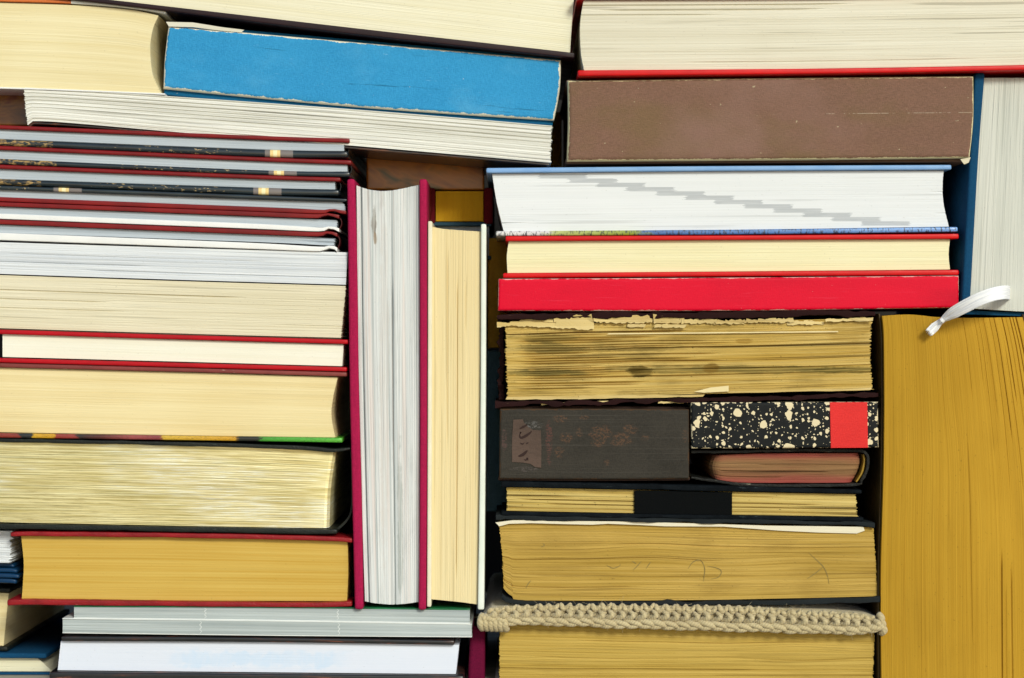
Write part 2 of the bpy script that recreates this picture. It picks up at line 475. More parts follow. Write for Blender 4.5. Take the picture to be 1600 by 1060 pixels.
# ------------------------------------------------------------------ the surface under the books, enlarged for bounce light, and an added dark backing
g = G('pale_bounce_table'); uvq = g.obj()
gm_ = g.mix(g.rng(g.noise(uvq, (3, 60, 3), 4, 0.6), 0.3, 0.7), lin('a9a496'), lin('918b7c'))
m_table = g.fin(gm_, 0.6, 0.3)
mb = MB()
c8 = [mb.vert((x, y, z)) for z in (-0.03, 0) for x, y in ((-0.9, -0.85), (0.9, -0.85), (0.9, 0.362), (-0.9, 0.362))]
for q in ((0, 1, 2, 3), (4, 5, 6, 7), (0, 1, 5, 4), (1, 2, 6, 5), (2, 3, 7, 6), (3, 0, 4, 7)): mb.face([c8[k] for k in q])
o = mb.build('bounce_table_surface', m_table); o['kind'] = 'structure'  # unseen support, run forward and kept pale to bounce light into the gaps
g = G('dark_gap_backing'); m_backing = g.fin(g.mix(g.noise(g.obj(), 20, 4), lin('2a2723'), lin('1a1a1a')), 0.8, 0.2)
mb = MB()
c8 = [mb.vert((x, y, z)) for z in (0, 0.42) for x, y in ((-0.9, 0.365), (0.9, 0.365), (0.9, 0.385), (-0.9, 0.385))]
for q in ((0, 1, 2, 3), (4, 5, 6, 7), (0, 1, 5, 4), (1, 2, 6, 5), (2, 3, 7, 6), (3, 0, 4, 7)): mb.face([c8[k] for k in q])
o = mb.build('gap_backing', m_backing); o['kind'] = 'structure'  # added dark sheet that keeps bright sky out of the gaps

# ------------------------------------------------------------------ shared materials
P_cream   = paper('paper_cream', 'f3e7bd', 'e2cf98', 0.55, 0.4, 0.12)
P_ivory   = paper('paper_ivory', 'f4efd6', 'e6dcb4', 0.5, 0.35, 0.25, gapcol='b8a878')
P_pale    = paper('paper_pale', 'ece7d4', 'd3cbb2', 0.6, 0.35, 0.5, gapcol='a89c80')
P_white   = paper('paper_white', 'f6f5ee', 'd6d4c8', 0.8, 0.5, 0.4, gapcol='8f8c80')
P_bluewh  = paper('paper_cool_white', 'eef1f4', 'c9ced4', 0.9, 0.5, 0.4, gapcol='8b9298')
P_grey    = paper('paper_grey', 'c3ccd4', 'a4afb9', 0.7, 0.4, 0.2)
P_beige   = paper('paper_beige', 'eae2c8', 'd4c9a8', 0.5, 0.4, 0.4, gapcol='a49670')
P_offwh   = paper('paper_off_white', 'f5f2e2', 'eae4cc', 0.35, 0.3, 0.0)
P_buff    = paper('paper_buff', 'f0dfae', 'ddc58a', 0.55, 0.4, 0.12)
P_tan     = paper('paper_tan', 'd8b760', 'c8a045', 0.9, 0.6, 0.1, fine=1300)
P_yellow  = paper('paper_yellow', 'eeddae', 'e2ca94', 0.55, 0.35, 0.3, gapcol='a88a48')

M_red     = glossy('red_board', 'dc0d14', 'c8080f', 0.4, 0.25, bumps=0.1)
M_brred   = glossy('brick_red_board', '8a1a1c', '701416', 0.32, 0.4, bumps=0.1)
M_black   = glossy('black_board', '0b0e10', '14181a', 0.32, 0.4)
M_navy    = cloth('navy_cloth', '124a70', '0c3656', wear='5f9fc4', wearw=0.0003)
M_white   = glossy('white_board', 'f4f4f2', 'ebebea', 0.4, 0.2)

def book(name, label, cat, px, py, depth=0.16, group=None): return thing(name, label, cat, px, py, depth*0.5, group)

# ================================================================== TOP ROW
def orange_white():
    g = G('orange_white_cover'); uv = g.uv(); sx = g.n('ShaderNodeSeparateXYZ'); g.l(uv, sx.inputs[0])
    st = g.math('LESS_THAN', sx.outputs[0], 190*K)
    return g.fin(g.mix(st, lin('f2f2ec', PS), lin('d8702c', PS)), 0.4, 0.4, 0.2)
t = book('paperback_book', 'thick cream paperback with a thin orange and white cover at the top left corner', 'book', 90, 147)
page_block(t, P_cream, [(-80, -1), (0, 2.5), (110, 6), (200, 13), (246, 22)], [(-80, 134), (60, 137), (250, 145)], Dc=[(246, 23), (237, 45), (233, 75), (237, 115), (250, 145)], y0=0.003, seed=1, rough=0.00004, depth=0.17)
board(t, orange_white(), [(-80, -6, -1.5), (0, -3, 1.8), (110, 0, 5), (200, 7, 12), (257, 16.5, 21)], y0=0.0015, depth=0.17)
board(t, M_white, [(-80, 134, 136.5), (60, 137.5, 140), (256, 145.5, 148)], y0=0.0015, depth=0.17)
board(t, glossy('dull_grey_spine', '8e8a76', '5a5648', 0.5, 0.1), [(22, 252, 257), (80, 253, 258), (146, 253, 258)], y0=0.03, depth=0.14, vert=True, name='spine')

t = book('hardback_book', 'cream paged hardback with a dark maroon board, tilted above the blue spine', 'book', 500, 95)
M_maroon = glossy('dark_maroon_board', '2c161c', '1e1014', 0.45, 0.15, bumps=0.15)
page_block(t, P_ivory, [(-330, -175), (300, -97), (899, -25)], [(-330, -54), (300, 15), (891, 81)], Dc=[(899, -25), (895, 20), (891, 81)], y0=0.003, seed=2, depth=0.17)
board(t, M_maroon, [(-340, -58, -52), (180, 1, 8), (560, 45, 55), (896, 83, 91.5)], y0=-0.001, depth=0.178)
board(t, M_maroon, [(-340, -188, -178), (300, -110, -100), (905, -37, -27)], y0=-0.001, depth=0.178)

t = book('hardback_book', 'cream paged hardback with bright red boards at the top right', 'book', 1260, 120)
page_block(t, P_pale, [(911, 5), (1260, 3), (1680, -4)], [(912, 113), (1300, 110), (1680, 103)], C=[(911, 5), (906, 40), (907, 85), (912, 113)], y0=-0.007, seed=3, rough=0.00008, depth=0.185,
           grooves=[(0.07, 0.001, 0, .55, .012), (0.14, 0.0012, 0.02, .5, .012), (0.21, 0.0008, 0, .3, .01), (.9, .0008, .2, .8, .01)])
board(t, M_red, [(903, -5, 4), (1260, -7, 2), (1690, -14, -5)], y0=-0.010, depth=0.19)
board(t, M_red, [(904, 114, 123.5), (1300, 111, 119.5), (1540, 107, 115), (1690, 103, 112)], y0=-0.010, depth=0.19)

def crease(g, uv, col):
    q = g.noise(uv, (16, 420, 1), 3, 0.7)
    col = g.mix(g.math('MULTIPLY', g.rng(q, 0.66, 0.71), 0.55), col, lin('14506e'))
    fd = g.noise(uv, (18, 26, 1), 4, 0.65)
    col = g.mix(g.math('MULTIPLY', g.rng(fd, 0.5, 0.75), 0.5), col, lin('62b2de', PS))
    sc = g.noise(uv, (120, 900, 1), 3, 0.7)
    return g.mix(g.math('MULTIPLY', g.rng(sc, 0.68, 0.74), 0.3), col, lin('a8d4ea', PS))
M_blue = cloth('blue_cloth', '3c9fd6', '2785bd', wear='f2edd8', wearw=0.0010, weave=1.3, mottled=0.5, extra=crease, wmin=0.3)
M_blueshade = cloth('blue_cover_cloth_shaded', '14618c', '0e4c70', wear='efe9cf', wearw=0.0006)  # same cloth in darker blue, underside shade put into the colour
t = book('cloth_bound_book', 'book with a bright blue cloth spine and chipped white edges', 'book', 560, 190)
panel(t, M_blue, [(260, 38), (560, 64), (877, 92)], [(252, 137), (560, 166), (866, 187)], Lf=[(260, 38), (254, 90), (252, 137)], Rt=[(877, 92), (875, 140), (866, 187)], y0=0.004, r=0.0022, dents=0.0002, seed=1)
board(t, M_blueshade, [(254, 136, 146), (560, 165, 175), (862, 186, 194)], y0=0.0075, depth=0.15, r=0.0008)
board(t, M_blueshade, [(262, 33, 42), (560, 59, 68), (874, 88, 96)], y0=0.0075, depth=0.15, r=0.0008)
page_block(t, P_beige, [(268, 43), (868, 97)], [(262, 136), (858, 185)], y0=0.0105, seed=4, depth=0.14)
flake(t, P_offwh, [(258, 33), (300, 34), (345, 41), (380, 45), (375, 49), (340, 46), (300, 41), (262, 40)], 0.0035, tilt=0.3)

t = book('paperback_book', 'thick white paged paperback sloping under the blue spine', 'book', 450, 256, 0.05)
M_brownpic = printed('brown_picture_cover', [(0.3, '1a120c'), (0.5, '241710'), (0.62, '6a3a1c'), (0.7, '2c1a10')], (60, 400), 0.35)
M_brownface = printed('orange_brown_print', [(0.28, '5a3410'), (0.42, '9a5816'), (0.52, 'c0741c'), (0.62, '6a5420'), (0.72, '482c10')], (24, 50), 0.35)
page_block(t, P_white, [(36, 136), (250, 149), (560, 171), (863, 196)], [(42, 195), (70, 189), (300, 208), (560, 228), (860, 254)], C=[(36, 136), (38, 170), (42, 195)], Dc=[(863, 196), (861, 225), (860, 254)], y0=0.002, seed=5, rough=0.0002, sig=0.00025, rag=0.9, depth=0.05,
           grooves=[(k/9+0.04, 0.0009, 0, 1, .014) for k in range(9)])
board(t, M_brownpic, [(44, 194.5, 198.5), (70, 190.5, 194), (300, 209, 212), (560, 229.5, 233), (858, 255, 258)], y0=0.003, depth=0.048)

# ================================================================== LEFT STACK
def dark_gold(name, shift, seed):
    g = G(name); uv = g.uv(); sx = g.n('ShaderNodeSeparateXYZ'); g.l(uv, sx.inputs[0])
    u = sx.outputs[0]
    n1 = g.noise(uv, (260, 700, 1), 3, 0.7, 0.8); n2 = g.noise(uv, (420, 900, 1), 2, 0.6)
    def win(c, h): return g.math('LESS_THAN', g.math('ABSOLUTE', g.math('SUBTRACT', u, (c+60+shift)*K)), h*K)
    col = g.mix(g.rng(g.noise(uv, (40, 300, 1), 3), 0.3, 0.7), lin('0c1418'), lin('1c2a30'))
    big = g.math('MULTIPLY', g.math('MAXIMUM', win(40, 42), win(-40, 40)), g.rng(n1, 0.47, 0.64))
    col = g.mix(big, col, lin('a88850'))
    mid = g.math('MULTIPLY', win(270, 110), g.rng(n2, 0.62, 0.68))
    col = g.mix(mid, col, lin('9a8660'))
    col = g.mix(g.math('MULTIPLY', win(436, 22), 0.35), col, lin('b8a8a0'))
    col = g.mix(win(430, 8), col, lin('e2c684'))
    col = g.mix(g.math('MULTIPLY', win(430, 3), 0.6), col, lin('fff2c8'))
    return g.fin(col, 0.28, 0.5, 0.4)
M_spdark = glossy('dark_red_spine', '4c1214', '360c0e', 0.5, 0.1)
GRP = 'dark and brick red hardbacks in the left stack'
trio = [
 ('topmost black and gold edged hardback, touching the sloping white paperback above', [(195.6, 202), (212, 218.5), (216.5, 223.5)], [(202, 217), (219, 233), (223.5, 236)], [(217, 228), (233, 245), (235.5, 247)], 544, 537, 540, 0),
 ('second black and gold edged hardback down, its red board reaching farthest right', [(228, 234.5), (245.5, 252), (250.5, 257.5)], [(234.5, 248), (252, 266), (257.5, 268)], [(248, 257), (265.5, 273), (268, 277)], 547, 542, 544, 6),
 ('third black and gold edged hardback down, ending shorter at its right end', [(257.5, 264), (273.5, 280), (277.5, 284)], [(264, 279.5), (280, 293), (284, 296)], [(279.5, 289), (293, 304.5), (296, 306.5)], 530, 523, 527, -18)]
for i, (lab, rd, pg, bk, xr, xp, xb, sh) in enumerate(trio):
    t = book('hardback_book', lab, 'book', 240, bk[1][1], group=GRP)
    xs = [-60, 400]
    def tri(v, xe):
        sl = (v[1][0]-v[0][0])/400; s2 = (v[1][1]-v[0][1])/400
        return [(-60, v[0][0]-60*sl, v[0][1]-60*s2), (0, *v[0]), (400, *v[1]), (xe, *v[2])]
    r_, p_, b_ = tri(rd, xr), tri(pg, xp), tri(bk, xb)
    board(t, M_brred, r_, y0=0.0, depth=0.165, r=0.0008)
    page_block(t, P_grey, [(x, a_+.3) for x, a_, b in p_], [(x, b-.3) for x, a_, b in p_], y0=0.0022, seed=10+i, rag=0.1, depth=0.16)
    board(t, dark_gold('black_gold_print_%d' % i, sh, i), b_, y0=0.0008-0.0003*i, depth=0.165, r=0.0015)
    e1, e2 = r_[-1], b_[-1]
    board(t, M_black, [(xb+2, e1[2]+0.5, 1.5), (xb+4, (e1[2]+e2[1])/2, 2), (xb+2, e2[1]+2, 2)], y0=0.006, depth=0.157, path=True, n=14, name='spine')

def hinge(x0, xe, l0, l4, l5, up, groove=505):
    """board that dips toward the pages at its hinge groove. l* = (top,bottom) at x=0, 400, 500; up: +1 dips upward"""
    s0, s1 = (l4[0]-l0[0])/400, (l4[1]-l0[1])/400
    d = -3.0 if up > 0 else 3.0
    return [(x0, l0[0]+x0*s0, l0[1]+x0*s1), (0, *l0), (200, (l0[0]+l4[0])/2, (l0[1]+l4[1])/2), (400, *l4), (groove-12, *l5), (groove, l5[0]+d*0.7+1.2, l5[1]+d*0.7-1.2), (groove+9, l5[0]+d+1.5, l5[1]+d-1.5), (groove+20, l5[0]+.5, l5[1]-.5), (xe, l5[0]+1.2, l5[1]+.5)]
# fourth: black board on top, red board below
t = book('hardback_book', 'hardback with its black gold printed board on top and its brick red board below', 'book', 240, 334, group=GRP)
board(t, dark_gold('black_gold_print_3', -330, 4), [(-60, 287.5, 294), (0, 290, 296.5), (400, 305, 311.5), (515, 309.5, 315), (541, 311, 315.5)], y0=-0.0004, depth=0.16, r=0.001)
page_block(t, P_grey, [(-60, 294.5), (400, 312), (536, 316)], [(-60, 305.5), (400, 323), (500, 328), (536, 333)], Dc=[(535, 316), (539, 325), (536, 333)], y0=0.002, seed=14, rag=0.8, depth=0.155)
board(t, M_brred, hinge(-60, 540, (308, 315), (323.5, 330.5), (328, 334.2), 1, 512), y0=0.0, depth=0.16)
board(t, M_spdark, [(541, 316, 2.2), (544.5, 326, 2.6), (541, 334, 2.2)], y0=0.004, depth=0.155, path=True, n=16, name='spine')
GRP2 = 'hardbacks with white lower boards in the left stack'
for i, (lab, tp, pg, wb, xe) in enumerate([
   ('slim red and white boarded hardback, its red board against another red board', ((316, 322.5), (331, 338), (334.8, 341)), ((323, 334), (339, 354), (342, 358)), ((334, 342.3), (350, 358), (355.5, 362)), 529),
   ('slim red and white boarded hardback, lower of its pair, resting on a white paperback', ((343.3, 350.5), (359.2, 366.5), (363, 369.5)), ((351, 364), (367, 380.5), (370.5, 386)), ((364, 375.5), (380, 389.5), (385.5, 393)), 526)]):
    t = book('hardback_book', lab, 'book', 240, wb[1][1], group=GRP2)
    board(t, M_brred, hinge(-60, xe, tp[0], tp[1], tp[2], 1), y0=0.0, depth=0.16)
    sl = (pg[1][0]-pg[0][0])/400
    page_block(t, P_grey, [(-60, pg[0][0]-60*sl+.4), (400, pg[1][0]), (500, pg[2][0]+1), (xe-3, pg[2][0]+2)], [(-60, pg[0][1]-60*sl), (400, pg[1][1]-2.5), (500, pg[2][1]-3.2), (xe-4, pg[2][1]-2.5)], y0=0.0022, seed=20+i, rag=1.0, depth=0.155,
               grooves=[(q/7+.1, .0009, .9, 1, .05) for q in range(6)])
    board(t, M_white, hinge(-60, xe, wb[0], wb[1], wb[2], 1, 508), y0=-0.0003, depth=0.16)
    board(t, M_spdark, [(xe-1, tp[2][0]+4, 1.6), (xe+3, tp[2][0]+9, 1.6), (xe+3.5, (tp[2][0]+wb[2][1])/2+2, 1.6), (xe, wb[2][1]-4, 1.6)], y0=0.004, depth=0.157, path=True, n=24, name='spine')

t = book('paperback_book', 'cool white paged paperback without visible covers in the left stack', 'book', 240, 445)
page_block(t, P_bluewh, [(-60, 376), (0, 378.5), (300, 388), (543, 394.5)], [(-60, 425), (0, 428), (300, 438), (540, 445)], y0=0.001, seed=30, rough=0.00012, sig=0.00012, depth=0.155, grooves=[(.35, .0008, .1, .8, .02), (.62, .0008, 0, .5, .02), (.8, .001, .3, 1, .02)])
board(t, M_black, [(-60, 425.3, 427), (0, 428.2, 429.8), (300, 438.2, 439.8), (539, 445.2, 446.8)], y0=0.002, depth=0.155, r=0.0002)

t = book('paperback_book', 'beige paged paperback with a slanting right edge between white paperback and thin red hardback', 'book', 240, 529)
page_block(t, P_beige, [(-60, 427), (0, 430), (300, 440), (540, 447)], [(-60, 510), (0, 513), (300, 522), (532, 528)], y0=0.002, seed=31, rough=0.00012, depth=0.155, rag=.4,
           grooves=[(.28, .0012, 0, .75, .012), (.45, .0011, .05, .4, .012), (.62, .001, 0, .45, .01), (.78, .0008, .8, 1, .01)])
board(t, glossy('grey_paper_cover', '6b675c', '8c8674', 0.6, 0), [(-60, 510.5, 512.3), (0, 513.5, 515), (300, 522.5, 524), (531, 528.5, 530)], y0=0.003, depth=0.15, r=0.0002)

M_deepred = glossy('deep_red_board', 'c00a1c', 'a40816', 0.4, 0.2, bumps=0.1)
t = book('hardback_book', 'thin hardback with off white pages between two bright red boards in the left stack', 'book', 270, 580)
page_block(t, P_offwh, [(2, 522.5), (300, 532), (536, 539)], [(2, 558), (300, 566), (534, 572.5)], y0=0.0025, seed=32, rough=0.00003, sig=0.00003, depth=0.15)
board(t, M_deepred, [(-12, 515, 522), (270, 523.5, 530.5), (542, 531, 538)], y0=0.0, depth=0.16)
board(t, M_deepred, [(-12, 559.5, 566.5), (270, 567, 574), (540, 574, 581)], y0=0.0, depth=0.16)

t = book('hardback_book', 'cream paged hardback with scuffed brown top board and green tipped colourful bottom board', 'book', 240, 692)
page_block(t, P_buff, [(-60, 572.5), (0, 575), (300, 583), (527, 590)], [(-60, 674), (0, 676), (300, 681), (523, 684)], Dc=[(527, 590), (520, 620), (517, 650), (523, 684)], y0=0.003, seed=33, depth=0.16)
board(t, glossy('scuffed_brown_board', '8e4440', '743432', 0.25, 0.5, scuff=0.8, scuffcol='f0d0c0'), [(-60, 565, 572), (0, 567.5, 574.5), (300, 575.5, 582), (540, 582, 588.8)], y0=0.0006, depth=0.165)
board(t, runs('fruit_print_board', [(0, '9c3028'), (.3, '8c3228'), (.36, '1a2224'), (.38, '20282c'), (.385, 'd8a828'), (.47, 'd0981c'), (.475, '963028'), (.54, '9c3a34'), (.545, '181c1c'), (.60, '5a2420'), (.68, 'a04848'), (.77, '8c3a40'), (.78, 'd8b038'), (.95, 'd0a020')][:0] + [
   (0, '9c3028'), (.15, '8c3228'), (.155, '1a2224'), (.18, '20282c'), (.185, 'd8a828'), (.24, 'd0981c'), (.245, '963028'), (.30, '9c3a34'), (.305, '181c1c'), (.37, '5a2420'), (.45, 'a04848'), (.52, '8c3a40'), (.53, 'd8b038'), (.72, 'd8a020'), (.725, '1a2018'), (.78, '141a16'), (.785, '3c9a2c'), (1, '5aba38')], noisecol='2a1a10', length=595*K, namt=.45), [(-60, 675, 682.5), (0, 677, 684.3), (300, 681.5, 688.5), (533, 684.5, 692)], y0=0.0, depth=0.165)

# gilt bible
def gold_mat():
    g = G('gilt_page_edges'); uv = g.uv()
    A = g.noise(uv, (12, 1700, 1), 3, 0.7); B = g.noise(uv, (11, 30, 1), 3, 0.6); C = g.noise(uv, (70, 1500, 1), 4, 0.7); F = g.noise(uv, (26, 520, 1), 3, 0.7)
    f = g.rng(g.math('ADD', g.math('MULTIPLY', A, 0.55), g.math('MULTIPLY', F, 0.45)), 0.36, 0.62)
    col = g.mix(f, lin('cfc080', 1), lin('f2e6b0', 1))
    worn = g.math('MULTIPLY', g.rng(C, 0.5, 0.68), g.rng(B, 0.36, 0.56, 0.8, 0.1))
    col = g.mix(g.math('MULTIPLY', worn, 0.6), col, lin('95803c'))
    painted_shine = g.math('MULTIPLY', g.rng(C, 0.36, 0.54, 1, 0.15), g.rng(g.math('ADD', g.math('MULTIPLY', B, 0.75), g.math('MULTIPLY', F, 0.25)), 0.46, 0.6))
    col = g.mix(g.math('MULTIPLY', painted_shine, 0.95), col, lin('fffae2', 1))  # bright sheen patches painted into the gilt colour
    g.bump(A, 0.12, 0.0005)
    m = g.fin(col, g.rng(F, 0.3, 0.7, 0.28, 0.42), 0.5)
    sx = g.n('ShaderNodeSeparateXYZ'); g.l(g.obj(), sx.inputs[0])
    g.l(g.rng(sx.outputs[0], 0.082, 0.106, 0.7, 0.0), g.b.inputs['Metallic'])
    return m
M_leather = glossy('black_leather', '20241f', '151a18', 0.4, 0.15, bumps=0.5, scuff=0.25, scuffcol='5a625c')
t = book('leather_bound_book', 'gilt edged book in limp black leather in the left stack', 'book', 230, 834)
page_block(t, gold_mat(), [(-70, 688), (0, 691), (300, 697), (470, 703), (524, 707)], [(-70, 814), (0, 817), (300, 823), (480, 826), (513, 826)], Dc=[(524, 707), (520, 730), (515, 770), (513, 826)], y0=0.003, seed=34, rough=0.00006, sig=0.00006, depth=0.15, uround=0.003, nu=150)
board(t, M_leather, [(-70, 681.5, 688.5), (0, 685, 691), (300, 691.5, 697.5), (470, 697, 703.5), (520, 701, 707), (547, 699, 703)], y0=-0.0002, depth=0.165, rugged=0.5)
board(t, M_leather, [(-70, 815, 823), (0, 818.5, 826.5), (300, 824, 832), (480, 827, 835), (525, 827, 834.5)], y0=-0.0002, depth=0.165, rugged=0.5)
board(t, M_leather, [(526, 829, 4), (538, 818, 3.5), (547, 802, 3), (549, 770, 3), (548, 720, 3), (546, 704, 3)], y0=0.006, depth=0.155, path=True, n=30, name='spine')

M_redleather = glossy('red_leather', '9e1c22', '7c141a', 0.35, 0.3, bumps=0.6, scuff=0.35, scuffcol='d87870')
t = book('leather_bound_book', 'plain tan paged book between dark red leather boards, above the grey magazines', 'book', 285, 949)
page_block(t, P_tan, [(30, 839), (285, 841), (542, 848)], [(31, 937), (285, 940), (541, 941)], C=[(30, 839), (34, 880), (33, 910), (31, 937)], Dc=[(542, 848), (543, 895), (541, 941)], y0=0.004, seed=35, rough=0.00003, sig=0.00003, depth=0.15)
board(t, M_redleather, [(18, 832, 839), (60, 831, 838.5), (285, 833.5, 841), (500, 838, 845.5), (549, 841, 848.5)], y0=0.0, depth=0.16, rugged=0.3)
board(t, M_redleather, [(13, 937.5, 947), (60, 937, 946), (285, 940, 948), (480, 942, 949.5), (548, 939.5, 948)], y0=0.0, depth=0.16, rugged=0.3)

# two magazines
def fold(g, uv, col):
    sx = g.n('ShaderNodeSeparateXYZ'); g.l(uv, sx.inputs[0])
    return col
P_mag = paper('paper_magazine', 'c8cfce', '9fa8a8', 0.9, 0.6, 0.2, gapcol='747c7c', speck=0)
m_mark = glossy('pale_fold_mark', 'e4e8e6', 'd8dcda', 0.6, 0)
M_green = printed('green_cover', [(0.3, '0c4a28'), (0.55, '147040'), (0.7, '2a9058')], (30, 60), 0.3)
M_thinwh = glossy('white_paper_cover', 'eceeea', 'dfe2de', 0.4, 0.1)
MG = 'glossy magazines in the left stack'
def zig(x, y0_, y1_):
    n = 6; return [(x+(2.2 if k % 2 else -1.2), y0_+(y1_-y0_)*k/n) for k in range(n+1)]
t = book('magazine', 'grey paged magazine with a green cover, upper one of the two, under the standing books', 'magazine', 425, 975, 0.15, MG)
page_block(t, P_mag, [(115, 949.5), (420, 951), (734, 954.5)], [(115, 965), (420, 968.5), (734, 973.5)], y0=0.001, seed=36, rough=0.0001, depth=0.15, marks=(m_mark, [zig(320, 950.5, 966.5), zig(527, 952, 969)]))
board(t, M_green, [(115, 947.3, 949.2), (420, 949, 950.8), (734, 952.3, 954.2)], y0=0.0012, depth=0.15, r=0.0002, label='green top cover')
board(t, M_thinwh, [(115, 965.2, 966.6), (420, 968.7, 970.2), (734, 973.7, 975.2)], y0=0.0006, depth=0.15, r=0.0002)
t = book('magazine', 'grey paged magazine, lower one of the two, reaching farther left', 'magazine', 418, 996, 0.15, MG)
page_block(t, P_mag, [(98, 968.5), (420, 971.5), (737, 976.8)], [(98, 988), (420, 992), (737, 994.5)], y0=0.0, seed=37, rough=0.0001, depth=0.15, marks=(m_mark, [zig(313, 970, 990), zig(529, 973.5, 992.5)]))
board(t, M_thinwh, [(98, 966.3, 967.9), (420, 970, 971.4), (737, 975.2, 976.6)], y0=-0.0002, depth=0.15, r=0.0002)
board(t, M_thinwh, [(98, 988.2, 989.8), (420, 992.2, 993.8), (737, 994.7, 996.3)], y0=0.0, depth=0.15, r=0.0002)

def smear(g, uv, col):
    sx = g.n('ShaderNodeSeparateXYZ'); g.l(g.obj(), sx.inputs[0])
    x, z = sx.outputs[0], sx.outputs[2]
    nz = g.math('MULTIPLY', g.math('SUBTRACT', g.noise(uv, (160, 220, 1), 3), 0.5), 0.012)
    ex = g.rng(g.math('ABSOLUTE', g.math('ADD', x, nz)), 0.038, 0.054, 1, 0)
    ez = g.rng(g.math('ABSOLUTE', g.math('SUBTRACT', g.math('ADD', z, nz), 0.0125)), 0.0018, 0.0056, 1, 0)
    return g.mix(g.math('MULTIPLY', g.math('MULTIPLY', ex, ez), g.rng(g.noise(uv, (300, 60, 1), 2), 0.3, 0.6, 0.3, 0.5)), col, lin('c2dcf6', PS))
P_smear = paper('paper_white_smeared', 'e6eaf6', 'd8deec', 0.3, 0.25, 0.0, extra=smear)
M_marble = printed('marbled_board', [(0.3, '0c0e10'), (0.52, '1a1a1c'), (0.62, '3a201a'), (0.7, '9a5238'), (0.75, '4a2a20')], (45, 300), 0.35)
t = book('hardback_book', 'white paged hardback with a faint blue smear and black marbled boards at the bottom left', 'book', 400, 1068)
page_block(t, P_smear, [(93, 1003.5), (400, 1005), (717, 1009.5)], [(88, 1049), (400, 1052), (712, 1055)], y0=0.003, seed=38, rough=0.00002, sig=0.00002, depth=0.15)
board(t, M_marble, [(98, 994.5, 1002.5), (400, 996.5, 1004), (708, 1001, 1008.5)], y0=0.0, depth=0.16)
board(t, M_marble, [(80, 1050, 1070), (400, 1053, 1071), (722, 1056, 1071.5)], y0=0.0, depth=0.16, r=0.0012)

# ================================================================== STANDING BOOKS
M_pink = cloth('pink_cloth', 'b01a4c', '8a123a', weave=1.2, mottled=0.2, rough=0.75)
BL['pinkbook'] = (606, 951)
def stripes(g, uv, col):
    sx = g.n('ShaderNodeSeparateXYZ'); g.l(uv, sx.inputs[0])
    n = g.noise(uv, (1.2, 420, 1), 2, 0.5)
    col = g.mix(g.math('MULTIPLY', g.rng(n, 0.56, 0.66), 0.55), col, lin('8f9a9c'))
    n2 = g.noise(uv, (3, 300, 1), 2, 0.5)
    return g.mix(g.math('MULTIPLY', g.rng(n2, 0.58, 0.7), 0.35), col, lin('dcc4b8'))
P_stripe = paper('paper_grey_striped', 'e6e8e6', 'ccd0d0', 0.8, 0.45, 0.3, gapcol='868c8e', stain=0.25, staincol='7c8078', extra=lambda g, uv, col: blots('pinkbook', [(584, 345, 5, 24, .9, '8c8478'), (586, 372, 3, 10, .8, '9a8468'), (600, 600, 9, 300, .25, 'c8b8a8'), (625, 820, 5, 150, .55, '8a948c'), (612, 560, 4, 200, .3, '98a4a8')])(g, uv, stripes(g, uv, col)))
t = book('hardback_book', 'tall standing hardback in pink cloth with grey striped pages', 'book', 606, 951)
page_block(t, P_stripe, [(557, 290), (561, 600), (570, 938)], [(655, 289), (655.5, 600), (655, 939)], C=[(557, 290), (580, 297), (610, 298), (655, 289)], Dc=[(570, 940), (590, 943.5), (620, 945), (655, 941)], y0=0.0005, seed=40, rough=0.0002, sig=0.0002, depth=0.045, nu=80,
           grooves=[(.08, .002, 0, 1, .012), (.56, .0014, .2, 1, .014), (.95, .001, 0, 1, .01)])
board(t, M_pink, [(284, 543, 555), (420, 545, 558.5), (600, 547, 561), (800, 551.5, 566), (948, 555, 568)], y0=-0.003, depth=0.052, vert=True)
board(t, M_pink, [(284, 655.5, 667.5), (600, 656.5, 667.5), (800, 656, 667), (949, 654.5, 666)], y0=-0.003, depth=0.052, vert=True)
board(t, glossy('dark_endpaper', '5a1630', '4a1028', 0.6, 0), [(288, 557, 655), (940, 569, 655)], y0=0.0455, depth=0.004, vert=True, n=6, r=0.0006, name='spine')

M_creamb = glossy('cream_board', 'f0e9d2', 'e6dcc0', 0.4, 0.15)
M_whiteb = glossy('pale_mint_board', 'eef3e8', 'e2eadc', 0.4, 0.15)
t = book('hardback_book', 'standing hardback with yellow cream pages and pale boards beside the pink one', 'book', 713, 950)
page_block(t, P_yellow, [(674, 354), (674, 650), (674, 937)], [(751, 362), (749.5, 650), (746, 945)], C=[(674, 354), (695, 358), (751, 362)], Dc=[(674, 937), (715, 941), (746, 945)], y0=0.001, seed=41, rough=0.0001, sig=0.00005, depth=0.045, nu=80,
           grooves=[(.33, .0007, .04, .6, .014), (.53, .0012, .12, .95, .012), (.7, .0005, .1, .3, .012)])
board(t, M_creamb, [(348, 668.8, 675.5), (650, 668.3, 675), (946, 667.2, 674)], y0=-0.002, depth=0.051, vert=True)
board(t, M_whiteb, [(353, 751.5, 759.8), (650, 750.5, 759), (950, 746.5, 756.5)], y0=-0.002, depth=0.051, vert=True)
board(t, M_creamb, [(356, 674, 752), (940, 674, 747)], y0=0.0455, depth=0.004, vert=True, n=6, r=0.0006, name='spine')

